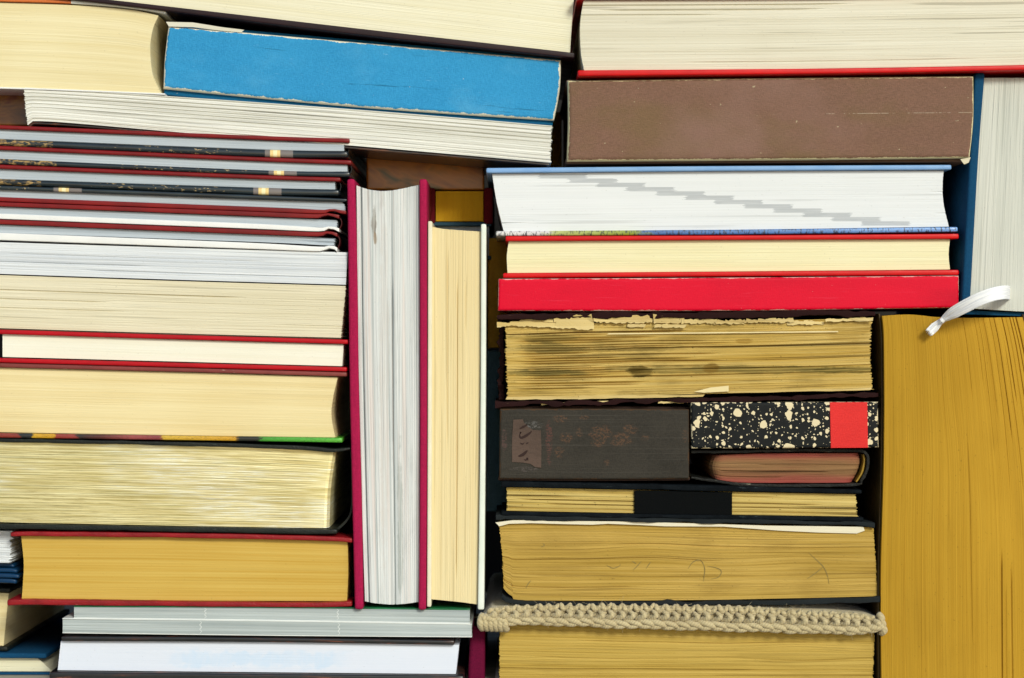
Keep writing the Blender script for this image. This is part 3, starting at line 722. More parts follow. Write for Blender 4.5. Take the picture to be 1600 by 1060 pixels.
# ================================================================== RIGHT STACK
def brown_extra(g, uv, col):
    n = g.noise(uv, (14, 26, 1), 4, 0.6)
    col = g.mix(g.math('MULTIPLY', g.rng(n, 0.46, 0.7), 0.35), col, lin('74663a', PS))
    n2 = g.noise(uv, (10, 14, 1), 3, 0.6)
    col = g.mix(g.math('MULTIPLY', g.rng(n2, 0.5, 0.7), 0.5), col, lin('95756a', PS))
    sp = g.n('ShaderNodeSeparateXYZ'); g.l(uv, sp.inputs[0])     # a rubbed line along the spine
    ln = g.rng(g.math('ABSOLUTE', g.math('SUBTRACT', sp.outputs[1], 0.0196)), 0.0001, 0.0003, 1, 0)
    br = g.math('MULTIPLY', g.rng(g.noise(uv, (140, 2, 1), 3, 0.7), 0.5, 0.58), g.rng(sp.outputs[0], 0.10, 0.14))
    col = g.mix(g.math('MULTIPLY', g.math('MULTIPLY', ln, br), 0.5), col, lin('c8b8a0', PS))
    nick = g.rng(g.noise(uv, (260, 320, 1), 2), 0.735, 0.76)
    return g.mix(g.math('MULTIPLY', nick, 0.7), col, lin('c8bc98', PS))
M_brown = cloth('brown_cloth', '8a6858', '6b5343', wear='dcd2a6', wearw=0.0008, weave=1.4, mottled=0.3, extra=brown_extra, wmin=0.45)
t = book('cloth_bound_book', 'book with a worn brown cloth spine and pale rubbed edges', 'book', 1200, 256)
panel(t, M_brown, [(886, 128), (1200, 124), (1518, 121)], [(885, 254), (1200, 252), (1512, 249)], Lf=[(886, 128), (887, 190), (885, 254)], Rt=[(1518, 121), (1518, 190), (1512, 249)], y0=-0.006, r=0.0025, depth=0.008, dents=0.00015, seed=2)
M_brownc = cloth('brown_cover_cloth', '6e5648', '5a4638')
board(t, M_brownc, [(887, 125.5, 134), (1200, 122, 130), (1516, 118.5, 127)], y0=-0.001, depth=0.16)
board(t, M_brownc, [(886, 248, 256.5), (1200, 246, 255), (1508, 244, 254)], y0=-0.001, depth=0.16)
page_block(t, paper('paper_dull', 'b5ac86', '9c9270'), [(892, 134), (1512, 127)], [(892, 248), (1505, 244)], y0=0.003, depth=0.15, seed=50)
flake(t, P_beige, [(1496, 251), (1512, 248), (1509, 256), (1502, 259)], -0.0065, name='frayed_corner')

def staircase(g, uv, col):
    """grey index tabs: a run of bars stepping down to the right, printed on the fore-edge"""
    sx = g.n('ShaderNodeSeparateXYZ'); g.l(g.obj(), sx.inputs[0])
    u = g.math('DIVIDE', g.math('SUBTRACT', sx.outputs[0], TAB['x0']), TAB['dx'])
    z = g.math('DIVIDE', g.math('SUBTRACT', TAB['z0'], sx.outputs[2]), TAB['dz'])
    k = g.math('FLOOR', z); u = g.math('ADD', u, g.math('MULTIPLY', g.math('SUBTRACT', g.noise(uv, (1.0, 2600, 1), 2), 0.5), 0.55))
    lo = g.math('GREATER_THAN', u, k); hi = g.math('LESS_THAN', u, g.math('ADD', k, 1.62))
    ok = g.math('MULTIPLY', g.math('GREATER_THAN', z, 0), g.math('LESS_THAN', z, TAB['n']))
    rough = g.rng(g.noise(uv, (60, 1400, 1), 2), 0.35, 0.6, 0.8, 1)
    m = g.math('MULTIPLY', g.math('MULTIPLY', lo, hi), g.math('MULTIPLY', ok, rough))
    return g.mix(g.math('MULTIPLY', m, 0.75), col, lin('aeb2b6', PS))
bx = W(1125, 366)
TAB = dict(x0=W(842, 0).x-bx.x, dx=46*K, z0=W(0, 272).z-bx.z, dz=6.7*K, n=12)
P_tabs = paper('paper_white_tabs', 'eceef0', 'dfe2e4', 0.4, 0.3, 0.25, gapcol='a8a8a8', extra=staircase)
M_sky = glossy('light_blue_board', '8cb4e4', '7aa6dc', 0.3, 0.4)
t = book('hardback_book', 'thick white paged book with grey stepped index marks and a light blue top board', 'book', 1125, 366)
page_block(t, P_tabs, [(769, 271.5), (1125, 268), (1476, 266.5)], [(787, 361), (1125, 359), (1484, 354)], C=[(769, 271.5), (776, 315), (787, 361)], Dc=[(1476, 266.5), (1474, 290), (1476, 320), (1484, 354)], y0=0.002, seed=51, rough=0.00004, depth=0.17,
           grooves=[(.38, .001, .97, 1, .02), (.76, .001, .97, 1, .02), (.86, .001, 0, .06, .01)])
board(t, M_sky, [(762, 263, 271), (1125, 259.8, 267.5), (1484, 258, 265.5)], y0=-0.001, depth=0.175)
M_meadow = runs('meadow_print_board', [(0, 'e6e2e0'), (.1, 'dcd6d8'), (.13, 'b8c070'), (.3, '8c9c28'), (.34, '3c6aa8'), (.7, '4a7ec4'), (.8, '6c9cdc'), (1, '6c9cdc')], jitter=0.03, noisecol='142030', nscale=(900, 300), namt=0.9, length=710*K)
board(t, M_meadow, [(777, 361.5, 369), (1125, 359.3, 367), (1494, 355, 362.5)], y0=-0.001, depth=0.175)

t = book('hardback_book', 'cream paged hardback with bright red boards above the plain crimson spine', 'book', 1140, 434)
page_block(t, paper('paper_lemon', 'f3ecc4', 'e6dca6', 0.4, 0.3, 0.1), [(795, 377.5), (1140, 375.5), (1486, 374)], [(793, 426.5), (1140, 424), (1486, 421)], C=[(795, 377.5), (792, 400), (793, 426.5)], Dc=[(1486, 374), (1484, 398), (1486, 421)], y0=0.0025, seed=52, depth=0.16)
board(t, M_red, [(792, 369, 377), (1140, 368, 375.2), (1496, 365.5, 373.5)], y0=-0.0005, depth=0.165)
board(t, M_red, [(788, 427, 434.5), (1140, 424.5, 432), (1496, 422, 430)], y0=-0.0005, depth=0.165)

def scuffs(g, uv, col):
    a_ = g.noise(uv, (30, 1100, 1), 3, 0.7); b_ = g.noise(uv, (9, 20, 1), 4, 0.6)
    col = g.mix(g.math('MULTIPLY', g.rng(b_, 0.45, 0.7), 0.45), col, lin('b80828', PS))
    return g.mix(g.math('MULTIPLY', g.rng(a_, 0.62, 0.72), 0.25), col, lin('f6506a', PS))
M_crim = cloth('crimson_paper', 'e20a30', 'c80628', wear='f4b8b0', wearw=0.00045, weave=0.4, rough=0.5, mottled=0.55, extra=scuffs)
t = book('hardback_book', 'closed book showing a plain crimson red spine', 'book', 1140, 485)
panel(t, M_crim, [(779, 436), (1140, 434), (1498, 431)], [(778, 486), (1140, 486), (1498, 481)], y0=-0.001, r=0.0014, depth=0.006, seed=3)
board(t, M_crim, [(780, 436.5, 442), (1140, 434.5, 440), (1496, 431.5, 437)], y0=0.003, depth=0.15)
board(t, M_crim, [(780, 480, 485.5), (1140, 480, 485.5), (1496, 475, 480.5)], y0=0.003, depth=0.15)
page_block(t, P_cream, [(784, 442), (1490, 437)], [(784, 480), (1490, 475)], y0=0.0055, depth=0.14, seed=53)

# antique book
BL['antique'] = (1080, 632)
rg = random.Random(8)
P_old = paper('paper_old_tan', 'd9bd74', 'b5923f', 0.8, 0.5, 0.55, stain=0.55, staincol='6a5420', gapcol='5a4416', fine=1100, speck=0.6, bump=0.5, extra=blots('antique', [(1150, 578, 230, 7, 0.75, '6a6034'), (1002, 581, 22, 9, 1.1, '5e4c1e'), (1112, 576, 14, 9, .8, '7a5a1c'), (1330, 578, 60, 6, .8, '5e5222'), (1010, 546, 60, 4, .7, '5a4a20'), (860, 545, 90, 9, .7, '6e6236'), (850, 583, 70, 6, .8, '646038'), (850, 528, 60, 7, .6, '6e6236'), (1165, 533, 14, 5, .6, '8a6418'), (1330, 520, 40, 20, .5, '94701e')]))
P_scrap = paper('paper_scrap', 'ead49a', 'c8aa62', 0.6, 0.6, 0.0, fine=300, stain=.4, staincol='a07c38', speck=.5)
M_oldmar = cloth('crumbling_maroon_leather', '281010', '050404', wear='8a7448', wearw=0.0004, weave=0.5, mottled=1.2)
t = book('antique_book', 'tattered antique book with torn brown pages and crumbling covers', 'book', 1080, 632)
gr = []
for k in range(23):
    gr.append((0.14+k*0.034+rg.uniform(-.006, .006), rg.uniform(.0012, .0022), rg.uniform(.01, .04), rg.uniform(.22, .62), .013))
gr += [(.36, .0022, .3, 1, .011), (.13, .0015, 0, .5, .01), (.55, .001, .4, 1, .008), (.66, .0012, .3, 1, .008), (.74, .001, .2, .9, .01)]
page_block(t, P_old, [(790, 508), (1000, 503), (1200, 501), (1364, 497)], [(793, 622), (900, 620), (1100, 616), (1364, 609)], C=[(790, 508), (791, 560), (793, 622)], Dc=[(1364, 497), (1361, 550), (1365, 609)], y0=0.003, seed=54, rough=0.00025, sig=0.0002, rag=1.2, wave=0.8, density=1.2, grooves=gr, nu=110, depth=0.15)
board(t, M_oldmar, [(778, 492, 500), (900, 489, 499), (1060, 488, 497), (1200, 487, 497), (1330, 485, 494), (1366, 488, 494)], y0=0.0, depth=0.158, rugged=2.0, seed=1, n=90)
board(t, M_oldmar, [(774, 627.5, 635), (830, 626.5, 632.5), (1000, 624.5, 630.5), (1200, 619.5, 625.5), (1372, 613.5, 620)], y0=-0.0005, depth=0.158, rugged=2.0, seed=2, n=90)
board(t, M_oldmar, [(500, 778, 786), (560, 780, 788), (625, 777, 787)], y0=0.012, depth=0.14, vert=True, rugged=2.0, seed=3, name='spine')
P_strip = paper('paper_bright_strip', 'f0e0b0', 'e2cc90', 0.2, 0.2, 0.0)
def ragged(x0, x1, yt0, yt1, yb0, yb1, j, n, seed):
    r = random.Random(seed); up = []; dn = []
    for k in range(n+1):
        f = k/n; x = x0+(x1-x0)*f
        up.append((x+r.uniform(-2, 2), yt0+(yt1-yt0)*f+r.uniform(-j, j))); dn.append((x+r.uniform(-2, 2), yb0+(yb1-yb0)*f+r.uniform(-j, j)))
    return up+dn[::-1]
for k, (x0, x1, a0, a1, b0, b1, j) in enumerate([(795, 880, 503, 492, 509, 513, 1.2), (815, 887, 497, 493, 503, 504, 1.5), (868, 927, 500, 495, 513, 515, 1.5), (866, 925, 494, 492, 503, 501, 1.5), (928, 976, 494, 493, 503, 506, 1.3), (972, 1020, 494, 493, 505, 504, 1.5), (980, 1008, 506, 507, 511, 512, 1), (1021, 1070, 492, 493, 506, 505, 1.6), (1024, 1072, 507, 507, 512, 512, 1), (1066, 1120, 499, 500, 506, 505, 1.6), (1110, 1165, 501, 500, 506, 507, 1.4), (1150, 1240, 500, 497, 505, 504, 1.6), (1230, 1290, 500, 503, 508, 507, 1.3), (1290, 1364, 499, 496, 503, 501, 1.3)]):
    flake(t, P_scrap, ragged(x0, x1, a0, a1, b0, b1, j, max(6, int((x1-x0)/3.5)), k), 0.0016-0.0004*(k % 3), tilt=rg.uniform(-.25, .25), curl=rg.uniform(-.3, .3))
flake(t, P_strip, ragged(950, 1310, 521, 517.5, 522.6, 519.3, 0.15, 20, 77), 0.0014, name='loose_leaf')
flake(t, P_strip, [(1085, 612.5), (1110, 606), (1139, 603), (1139, 612), (1100, 614)], 0.0014, name='loose_leaf')
for k, (x0, x1, a0, a1, b0, b1) in enumerate([(792, 905, 620, 619.5, 625, 624), (905, 1100, 619, 617, 624, 620), (1139, 1362, 612, 607, 615, 610), (778, 800, 503, 505, 512, 509), (845, 960, 630, 627, 634, 630), (1030, 1075, 628, 626, 631, 630)]):
    flake(t, P_scrap, ragged(x0, x1, a0, a1, b0, b1, .7, 10, k+40), 0.0012, tilt=rg.uniform(-.2, .2))

# old dark spine
BL['spine'] = (928, 752)
rub = blots('spine', [(940, 676, 20, 13, 1.4, '624a3a'), (970, 684, 16, 9, 1.2, '624a3a'), (985, 672, 12, 8, 1.2, '624a3a'), (935, 692, 12, 8, 1.2, '624a3a'), (968, 692, 18, 7, 1.2, '624a3a'), (885, 684, 10, 11, 1.1, '624a3a'), (876, 655, 14, 6, 1, '624a3a'), (912, 652, 8, 4, .9, '624a3a'), (873, 705, 8, 10, 1, '624a3a'), (905, 676, 7, 8, .9, '624a3a'), (1008, 684, 8, 5, .9, '624a3a'), (948, 724, 5, 6, .7, '624a3a'), (1070, 680, 5, 14, .6, '624a3a'), (858, 690, 6, 34, .8, '6a4640'), (788, 690, 5, 22, .9, '5e4844'), (832, 664, 16, 7, .8, '6c6a68'), (820, 733, 26, 5, .6, '5e5654')])
def oldspine(g, uv, col):
    n = g.noise(uv, (650, 900, 1), 4, 0.8)
    rubbed = rub(g, uv, col)
    col = g.mix(g.rng(n, 0.45, 0.58), col, rubbed)
    ln = g.noise(uv, (10, 1500, 1), 1)
    return g.mix(g.math('MULTIPLY', g.rng(ln, 0.6, 0.7), 0.25), col, lin('5a5650'))
M_olddk = cloth('worn_black_cloth', '413d37', '262522', wear='54402f', wearw=0.0007, weave=1.0, mottled=0.9, extra=oldspine, spec=0.06)
t = book('antique_book', 'book with a rubbed dark brown spine bearing scraps of a torn pink label', 'book', 928, 752)
panel(t, M_olddk, [(781, 639), (928, 639), (1077, 640)], [(780, 749), (928, 750), (1077, 749)], y0=0.0, r=0.0016, bulge=0.0005, depth=0.008, dents=0.0002, seed=5)
M_olddc = cloth('worn_black_cover', '3c2c26', '28201c')
board(t, M_olddc, [(780, 635.5, 641), (928, 635.5, 641), (1077, 636.5, 642)], y0=0.005, depth=0.14)
board(t, M_olddc, [(780, 746, 751.5), (928, 747, 752.5), (1077, 746, 751.5)], y0=0.002, depth=0.14)
page_block(t, P_old, [(786, 642), (1070, 642)], [(786, 745), (1070, 745)], y0=0.0085, depth=0.13, seed=55)
M_lab = cloth('faded_pink_label', '5f4e45', '463a33', weave=0.9, mottled=1.3)
M_ink = glossy('dark_ink', '2a1c1a', '38241e', 0.7, 0)
lb = MB()
poly = [(802, 656), (817, 655.5), (819, 661), (826, 668), (833, 672), (845, 673), (846, 700), (845.5, 731), (836, 730), (829, 725), (817, 723), (800, 722), (800, 690)]
f = [lb.vert(W(x, y)+Vector((0, -0.0007, 0))) for x, y in poly]; b = [lb.vert(W(x, y)+Vector((0, 0.0008, 0))) for x, y in poly]
lb.face(f, [(x*K, y*K) for x, y in poly])
for i in range(len(poly)):
    j = (i+1) % len(poly); lb.face([f[i], b[i], b[j], f[j]])
for st, wd in [([(812, 670), (818, 667), (824, 664)], 2.4), ([(812, 679), (813, 684), (818, 683), (825, 679), (831, 674)], 3.0), ([(812, 679), (814, 675), (813, 678)], 1.5), ([(813, 692), (816, 694), (819, 692)], 1.4), ([(822, 693), (826, 692)], 1.4), ([(810, 713), (816, 711), (820, 708), (824, 704)], 3.4), ([(819, 718), (822, 719), (824, 716), (825, 720)], 1.8)]:
    stroke(lb, st, -0.0009, 1, wd)
lo = lb.build('label', [M_lab, M_ink], t)

# splattered notebook
def splat():
    g = G('splatter_print'); uv = g.uv()
    ds = g.n('ShaderNodeTexNoise'); ds.inputs['Scale'].default_value = 260; ds.inputs['Detail'].default_value = 2; g.l(uv, ds.inputs['Vector'])
    vm = g.n('ShaderNodeVectorMath', operation='MULTIPLY_ADD'); g.l(ds.outputs[1], vm.inputs[0]); vm.inputs[1].default_value = (0.0032, 0.0032, 0); g.l(uv, vm.inputs[2])
    masks = []
    for sc, rmin, rmax, sd in ((64, -0.75, 0.36, 1.3), (140, -0.75, 0.36, 4.1), (300, -0.6, 0.36, 9.7), (620, -0.55, 0.34, 2.2)):
        mp = g.n('ShaderNodeMapping'); mp.inputs['Location'].default_value = (sd, sd*2.3, 0); g.l(vm.outputs[0], mp.inputs[0])
        v = g.n('ShaderNodeTexVoronoi', voronoi_dimensions='2D', feature='F1'); v.inputs['Scale'].default_value = sc; v.inputs['Randomness'].default_value = 0.8
        g.l(mp.outputs[0], v.inputs['Vector'])
        sc_ = g.n('ShaderNodeSeparateColor'); g.l(v.outputs['Color'], sc_.inputs[0])
        th = g.rng(sc_.outputs[0], 0, 1, rmin, rmax, smooth=False)
        masks.append(g.math('LESS_THAN', v.outputs['Distance'], th))
    m = masks[0]
    for q in masks[1:]: m = g.math('MAXIMUM', m, q)
    ed = g.n('ShaderNodeSeparateXYZ'); g.l(g.uv('Edge'), ed.inputs[0]); d = g.math('MINIMUM', ed.outputs[0], ed.outputs[1])
    wr = g.math('LESS_THAN', d, g.math('MULTIPLY', g.rng(g.noise(uv, 300, 3), 0.45, 0.7), 0.0009))
    col = g.mix(g.noise(uv, 200, 3), lin('0e1011'), lin('1c1f20'))
    col = g.mix(g.math('MAXIMUM', m, wr), col, lin('e6d6b0', PS))
    return g.fin(col, 0.5, 0.12, 0.0)
t = book('notebook', 'black notebook spine splattered cream with a red label', 'notebook', 1225, 701)
M_splat = splat()
panel(t, M_splat, [(1079, 629), (1225, 628.5), (1371, 628)], [(1080, 701), (1225, 700.5), (1372, 699)], y0=-0.002, r=0.0012, depth=0.006, seed=6)
board(t, M_splat, [(1080, 630, 634), (1370, 629, 633)], y0=0.002, depth=0.14)
board(t, M_splat, [(1081, 696, 700), (1370, 695, 699)], y0=0.002, depth=0.14)
page_block(t, P_pale, [(1085, 634), (1365, 633)], [(1085, 696), (1365, 695)], y0=0.005, depth=0.13, seed=56)
panel(t, cloth('red_label_paper', 'e43432', 'cc2a2a', weave=0.8, mottled=0.7, rough=0.55), [(1295.5, 628.6), (1354, 628.4)], [(1297, 700), (1355, 699.6)], y0=-0.0023, r=0.0002, depth=0.002, name='label')

# small pink-edged leather book
def pinkpaper():
    def ex(g, uv, col):
        ob = g.n('ShaderNodeSeparateXYZ'); g.l(g.obj(), ob.inputs[0])
        n = g.noise(uv, (30, 300, 1), 3, 0.6)
        z = g.math('ABSOLUTE', g.math('SUBTRACT', ob.outputs[2], 28*K))
        f = g.math('ADD', g.rng(z, 0.002, 0.0085), g.math('MULTIPLY', g.math('SUBTRACT', n, 0.5), 0.9), clamp=True)
        return g.mix(g.math('MULTIPLY', f, 0.7), col, lin('a03a42', PS))
    return paper('paper_pink_edged', '98744e', '745236', 0.8, 0.6, 0.6, gapcol='4a2a20', stain=0.5, staincol='6a4434', extra=ex, fine=1100, bump=0.5)
M_oldblk = glossy('cracked_black_leather', '191a17', '0f100f', 0.5, 0.05, bumps=0.8, scuff=1.0, scuffcol='8a8672')
t = book('leather_bound_book', 'small old book with faded pink page edges beneath the splattered notebook', 'book', 1225, 760)
page_block(t, pinkpaper(), [(1118, 713), (1200, 710), (1348, 709.5)], [(1117, 749), (1150, 755), (1250, 756), (1337, 755.5)], C=[(1118, 713), (1112, 730), (1117, 749)], Dc=[(1348, 709.5), (1351, 722), (1346, 740), (1337, 755.5)], y0=0.006, seed=57, rough=0.0002, sig=0.0002, wave=0.5, depth=0.12, uround=0.006,
           grooves=[(.62, .002, .04, .8, .02), (.4, .001, .3, 1, .02), (.8, .001, 0, .5, .02)])
board(t, M_oldblk, [(1082, 707, 5), (1150, 706.5, 5), (1250, 704.5, 5), (1340, 705, 5), (1353, 707.5, 5), (1358.5, 716, 5), (1357, 735, 5), (1348, 752, 5), (1339, 758.5, 5), (1250, 760, 5), (1160, 758.5, 5), (1100, 750, 5), (1082, 748, 4)], y0=0.003, depth=0.128, path=True, n=170, rugged=0.5)
board(t, glossy('gold_inner_band', 'a8842c', '7c6020', 0.5, 0.1), [(1352, 712, 2.5), (1353.5, 722, 3), (1349.5, 740, 3), (1341, 754, 2.5)], y0=0.005, depth=0.12, path=True, n=20, name='headband')

# thin dark book with strap
M_dkblue = glossy('blue_black_cloth', '0c141a', '060a0e', 0.75, 0.0, bumps=0.5, scuff=0.3, scuffcol='56666a', spec=0.1)
t = book('hardback_book', 'thin old book with a black strap across the middle of its yellowed pages', 'book', 1065, 808)
P_old2 = paper('paper_old_yellow', 'd8c078', 'b89a4c', 0.8, 0.5, 0.8, gapcol='4a3a1a', stain=0.3, staincol='6a5a28', fine=1000, speck=0.8, bump=0.5)
page_block(t, P_old2, [(792, 762.5), (1065, 768), (1339, 773.5)], [(792, 799), (1065, 804), (1341, 808)], y0=0.003, seed=58, rough=0.00025, sig=0.00025, rag=.8, depth=0.13, grooves=[(.35, .0018, 0, .2, .04), (.5, .0016, .02, .9, .03), (.68, .0014, .1, 1, .03), (.2, .0014, .2, .8, .03), (.88, .0016, 0, 1, .03)])
board(t, M_dkblue, [(785, 752, 762), (928, 755, 764), (1065, 758, 767), (1345, 765.5, 772)], y0=0.0, depth=0.14, rugged=0.5)
board(t, M_dkblue, [(785, 799.5, 806), (1065, 804.5, 811), (1348, 808.5, 815)], y0=0.0, depth=0.14, rugged=0.5)
panel(t, glossy('black_strap', '07090a', '0e1011', 0.85, 0, bumps=0.3, spec=0.06), [(991.5, 767), (1068, 768), (1144.5, 770)], [(991.5, 803.5), (1068, 805), (1144.5, 806.5)], y0=0.0012, r=0.0005, depth=0.003, name='strap')

# thick yellow book with pencil scrawl
P_mustard = paper('paper_mustard', 'cba95a', 'a98838', 0.8, 0.55, 0.35, gapcol='6a4e1a', stain=0.4, staincol='8f7030', fine=1000, speck=0.3, bump=0.5)
m_pencil = glossy('pencil_line', '96824e', '84723f', 0.8, 0)
M_ragblk = cloth('ragged_black_cover', '23282a', '14181a', wear='b0a878', wearw=0.0004, weave=0.8, mottled=0.8)
t = book('antique_book', 'thick mustard paged book with pencil scrawls under a white torn leaf', 'book', 1080, 945)
marks = [[(830, 908), (825, 914), (822, 921)], [(948, 884), (958, 889), (968, 886), (970, 882)], [(990, 892), (997, 885), (1003, 878)], [(988, 878), (995, 882)], [(1010, 890), (1014, 884), (1018, 879)],
         [(1076, 890), (1083, 880), (1094, 876), (1100, 882)], [(1097, 878), (1102, 890), (1100, 910)], [(1106, 886), (1118, 888), (1128, 893), (1124, 903), (1112, 906)], [(1265, 865), (1278, 877), (1288, 887), (1294, 900), (1297, 914)], [(1288, 887), (1274, 898), (1262, 906)], [(848, 850), (851, 853), (846, 856)]]
page_block(t, P_mustard, [(783, 822), (800, 816), (1000, 816), (1200, 822), (1366, 825)], [(787, 922), (800, 933), (830, 940), (1080, 939), (1250, 936), (1373, 933)], C=[(783, 822), (785, 870), (787, 922)], Dc=[(1366, 825), (1370, 880), (1373, 933)], y0=0.003, seed=59, rough=0.0002, sig=0.0002, rag=.6, wave=1.6, depth=0.15, nu=100, marks=(m_pencil, marks),
           grooves=[(.3, .0012, .3, 1, .01), (.48, .001, 0, .6, .008), (.7, .0012, .1, .7, .008), (.82, .001, .0, .4, .008)])
board(t, M_ragblk, [(776, 805.5, 814), (850, 806, 813), (1065, 810, 817), (1300, 815, 821), (1366, 817, 825)], y0=0.0, depth=0.155, rugged=1.2, seed=11, n=90)
board(t, M_ragblk, [(785, 929, 938), (830, 940, 945.5), (1080, 940, 946), (1250, 937.5, 945), (1376, 932.5, 941)], y0=-0.0005, depth=0.155, rugged=1.0, seed=12, n=90)
P_torn = paper('paper_torn_white', 'f2ead2', 'e6dcbc', 0.2, 0.2, 0.0)
flake(t, P_torn, [(774, 817), (800, 813.5), (850, 813), (925, 815), (1000, 815.5), (1050, 817.5), (1120, 819.5), (1200, 822), (1290, 823), (1350, 824), (1352, 830), (1340, 834.5), (1280, 833), (1220, 830), (1130, 823.5), (1040, 823), (1000, 821), (950, 819), (925, 820.5), (880, 819.5), (830, 818), (795, 819), (780, 823)], 0.0012, th=0.0004, tilt=0.15)

# crocheted book
P_straw = paper('paper_straw', 'cdae5c', 'ac8c3a', 0.75, 0.55, 0.25, gapcol='755a22', stain=0.35, staincol='927634', fine=900, bump=0.45)
t = book('crochet_covered_book', 'yellow paged book in a beige crocheted cover at the foot of the right stack', 'book', 1080, 1071.5)
page_block(t, P_straw, [(782, 974), (1080, 982), (1370, 984)], [(781, 1065), (1080, 1066), (1367, 1066)], C=[(782, 974), (780, 1020), (781, 1065)], Dc=[(1370, 984), (1368, 1025), (1367, 1066)], y0=0.005, seed=60, rough=0.0002, sig=0.0002, wave=1.0, rag=.8, depth=0.15, nu=100,
           grooves=[(.12, .0012, 0, .3, .01), (.3, .001, .2, .9, .01), (.6, .001, .1, 1, .01), (.8, .001, 0, .7, .01)])
g = G('beige_yarn'); uv = g.uv()
sx = g.n('ShaderNodeSeparateXYZ'); g.l(uv, sx.inputs[0])
tw = g.math('SINE', g.math('ADD', g.math('MULTIPLY', sx.outputs[0], 5200), g.math('MULTIPLY', sx.outputs[1], 2200)))
fz = g.noise(g.obj(), 2500, 2)
col = g.mix(g.math('ADD', g.math('MULTIPLY', tw, 0.12), g.math('ADD', g.math('MULTIPLY', fz, 0.5), g.math('MULTIPLY', g.noise(g.obj(), 90, 3), 0.5)), clamp=True), lin('dccda4', PS), lin('a8946a', PS))
g.bump(g.math('ADD', tw, g.math('MULTIPLY', g.noise(uv, (900, 5000, 1), 2), 1.5)), 0.25, 0.0004); M_yarn = g.fin(col, 0.9, 0.1)
g.b.inputs['Sheen Weight'].default_value = 0.3
def crow(px, row):
    top = resample([(768, 951), (800, 946), (850, 943), (950, 943), (1060, 944), (1200, 949), (1330, 957), (1374, 967)], 200)
    bot = resample([(752, 962), (800, 969), (860, 970), (950, 975), (1060, 978), (1200, 982), (1330, 985), (1378, 982)], 200)
    return top, bot
top = resample([(768, 951), (800, 947), (850, 944.5), (950, 944), (1060, 945), (1200, 950), (1330, 958), (1374, 966)], 300)
bot = resample([(754, 968), (800, 972), (860, 972), (950, 976), (1060, 979), (1200, 983), (1330, 986), (1376, 981)], 300)
def cpt(f, v):
    i = max(0, min(299, f*299)); k = min(298, int(i)); q = i-k
    return (top[k].lerp(top[k+1], q))*(1-v)+(bot[k].lerp(bot[k+1], q))*v
mb = MB(); rj = random.Random(4)
NS = 37
def yarnpt(f, v, y): 
    p = cpt(f, v); return W(p.x, p.y)+Vector((0, y, 0))
# backing fabric: a fold lying over the top of the pages
prev = None
for k in range(81):
    f_ = k/80; row = [yarnpt(f_, 0.0, 0.15), yarnpt(f_, -0.02, 0.004), yarnpt(f_, 0.1, -0.0002), yarnpt(f_, 0.5, -0.0006), yarnpt(f_, 0.9, -0.0008), yarnpt(f_, 1.05, 0.002), yarnpt(f_, 1.0, 0.0045), yarnpt(f_, 0.6, 0.15)]
    ids = [mb.vert(p) for p in row]
    if prev:
        for q in range(len(ids)):
            q2 = (q+1) % len(ids); mb.face([prev[q], ids[q], ids[q2], prev[q2]], [(f_*.2, q*.003)]*4, smooth=True)
    else: mb.face(ids)
    prev = ids
mb.face(prev[::-1])
R = 0.0015
for rowi, (v0, v1, yo) in enumerate([(0.0, 0.34, -0.0012), (0.30, 0.70, -0.0020)]):
    for k in range(NS+1):
        st = 1.0/NS; f0 = (k+0.5*(rowi % 2))/NS+rj.uniform(-.0025, .0025); fat = rj.uniform(.9, 1.1); dv = rj.uniform(-.03, .03)
        if f0 > 1: continue
        for leg in (0, 1):
            pts = []
            for q in range(11):
                s_ = q/10
                if rowi == 0:      # a V of two strands
                    ff = f0+(0.48*st*(1-s_) if leg else -0.48*st*(1-s_)); vv = v0+dv+(v1-v0)*s_; yb = yo-0.0014*math.sin(math.pi*s_)+0.0004*leg
                elif leg == 0:     # a hook curling to the right
                    ff = f0+st*(0.42*math.sin(math.pi*s_*1.05)-0.15); vv = v0+dv+(v1-v0)*s_; yb = yo-0.0024*math.sin(math.pi*s_)
                else:              # the strand that crosses beneath it
                    ff = f0+st*(0.55-1.0*s_); vv = v0+0.06+dv+(v1-v0-0.02)*s_; yb = yo-0.0008*math.sin(math.pi*s_)+0.0006
                pts.append(yarnpt(ff, vv, yb+rj.uniform(-.00006, .00006)))
            tube(mb, pts, R*fat*(0.92 if leg == 0 else 0.8), 8, rad=[.75, .9, 1, 1.05, 1.08, 1.08, 1.08, 1.05, 1, .9, .75])
for k in range(-1, 34):          # the chain along the lower edge
    st = 1.0/33; f0 = (k+0.5)/33+rj.uniform(-.0035, .0035); fat = rj.uniform(.88, 1.1)
    for leg in (0, 1):
        pts = []
        for q in range(11):
            s_ = q/10
            ff = f0+(s_-0.5)*st*(2.0 if leg == 0 else 1.5)
            vv = (0.76+0.30*s_*s_ if leg == 0 else 1.06-0.20*s_+0.05*math.sin(s_*3.1))+0.03*math.sin(k*1.3)
            pts.append(yarnpt(min(1.0, max(-0.004, ff)), vv, -0.0010-math.sin(math.pi*s_)*0.0024-(0.0006 if leg == 0 else 0)))
        tube(mb, pts, R*fat*(0.95 if leg == 0 else 0.85), 8, rad=[.6, .8, 1, 1.1, 1.15, 1.15, 1.15, 1.1, 1, .8, .6])
for k in range(900):             # loose fibres
    f_ = rj.random(); v_ = rj.uniform(-.02, 1.05); p = yarnpt(f_, v_, -0.0032); d_ = Vector((rj.gauss(0, .0012), -abs(rj.gauss(0, .0008)), rj.gauss(0, .0010)))
    tube(mb, [p, p+d_*0.6+Vector((0, 0, .0002)), p+d_*2.0], 0.00006, 3)
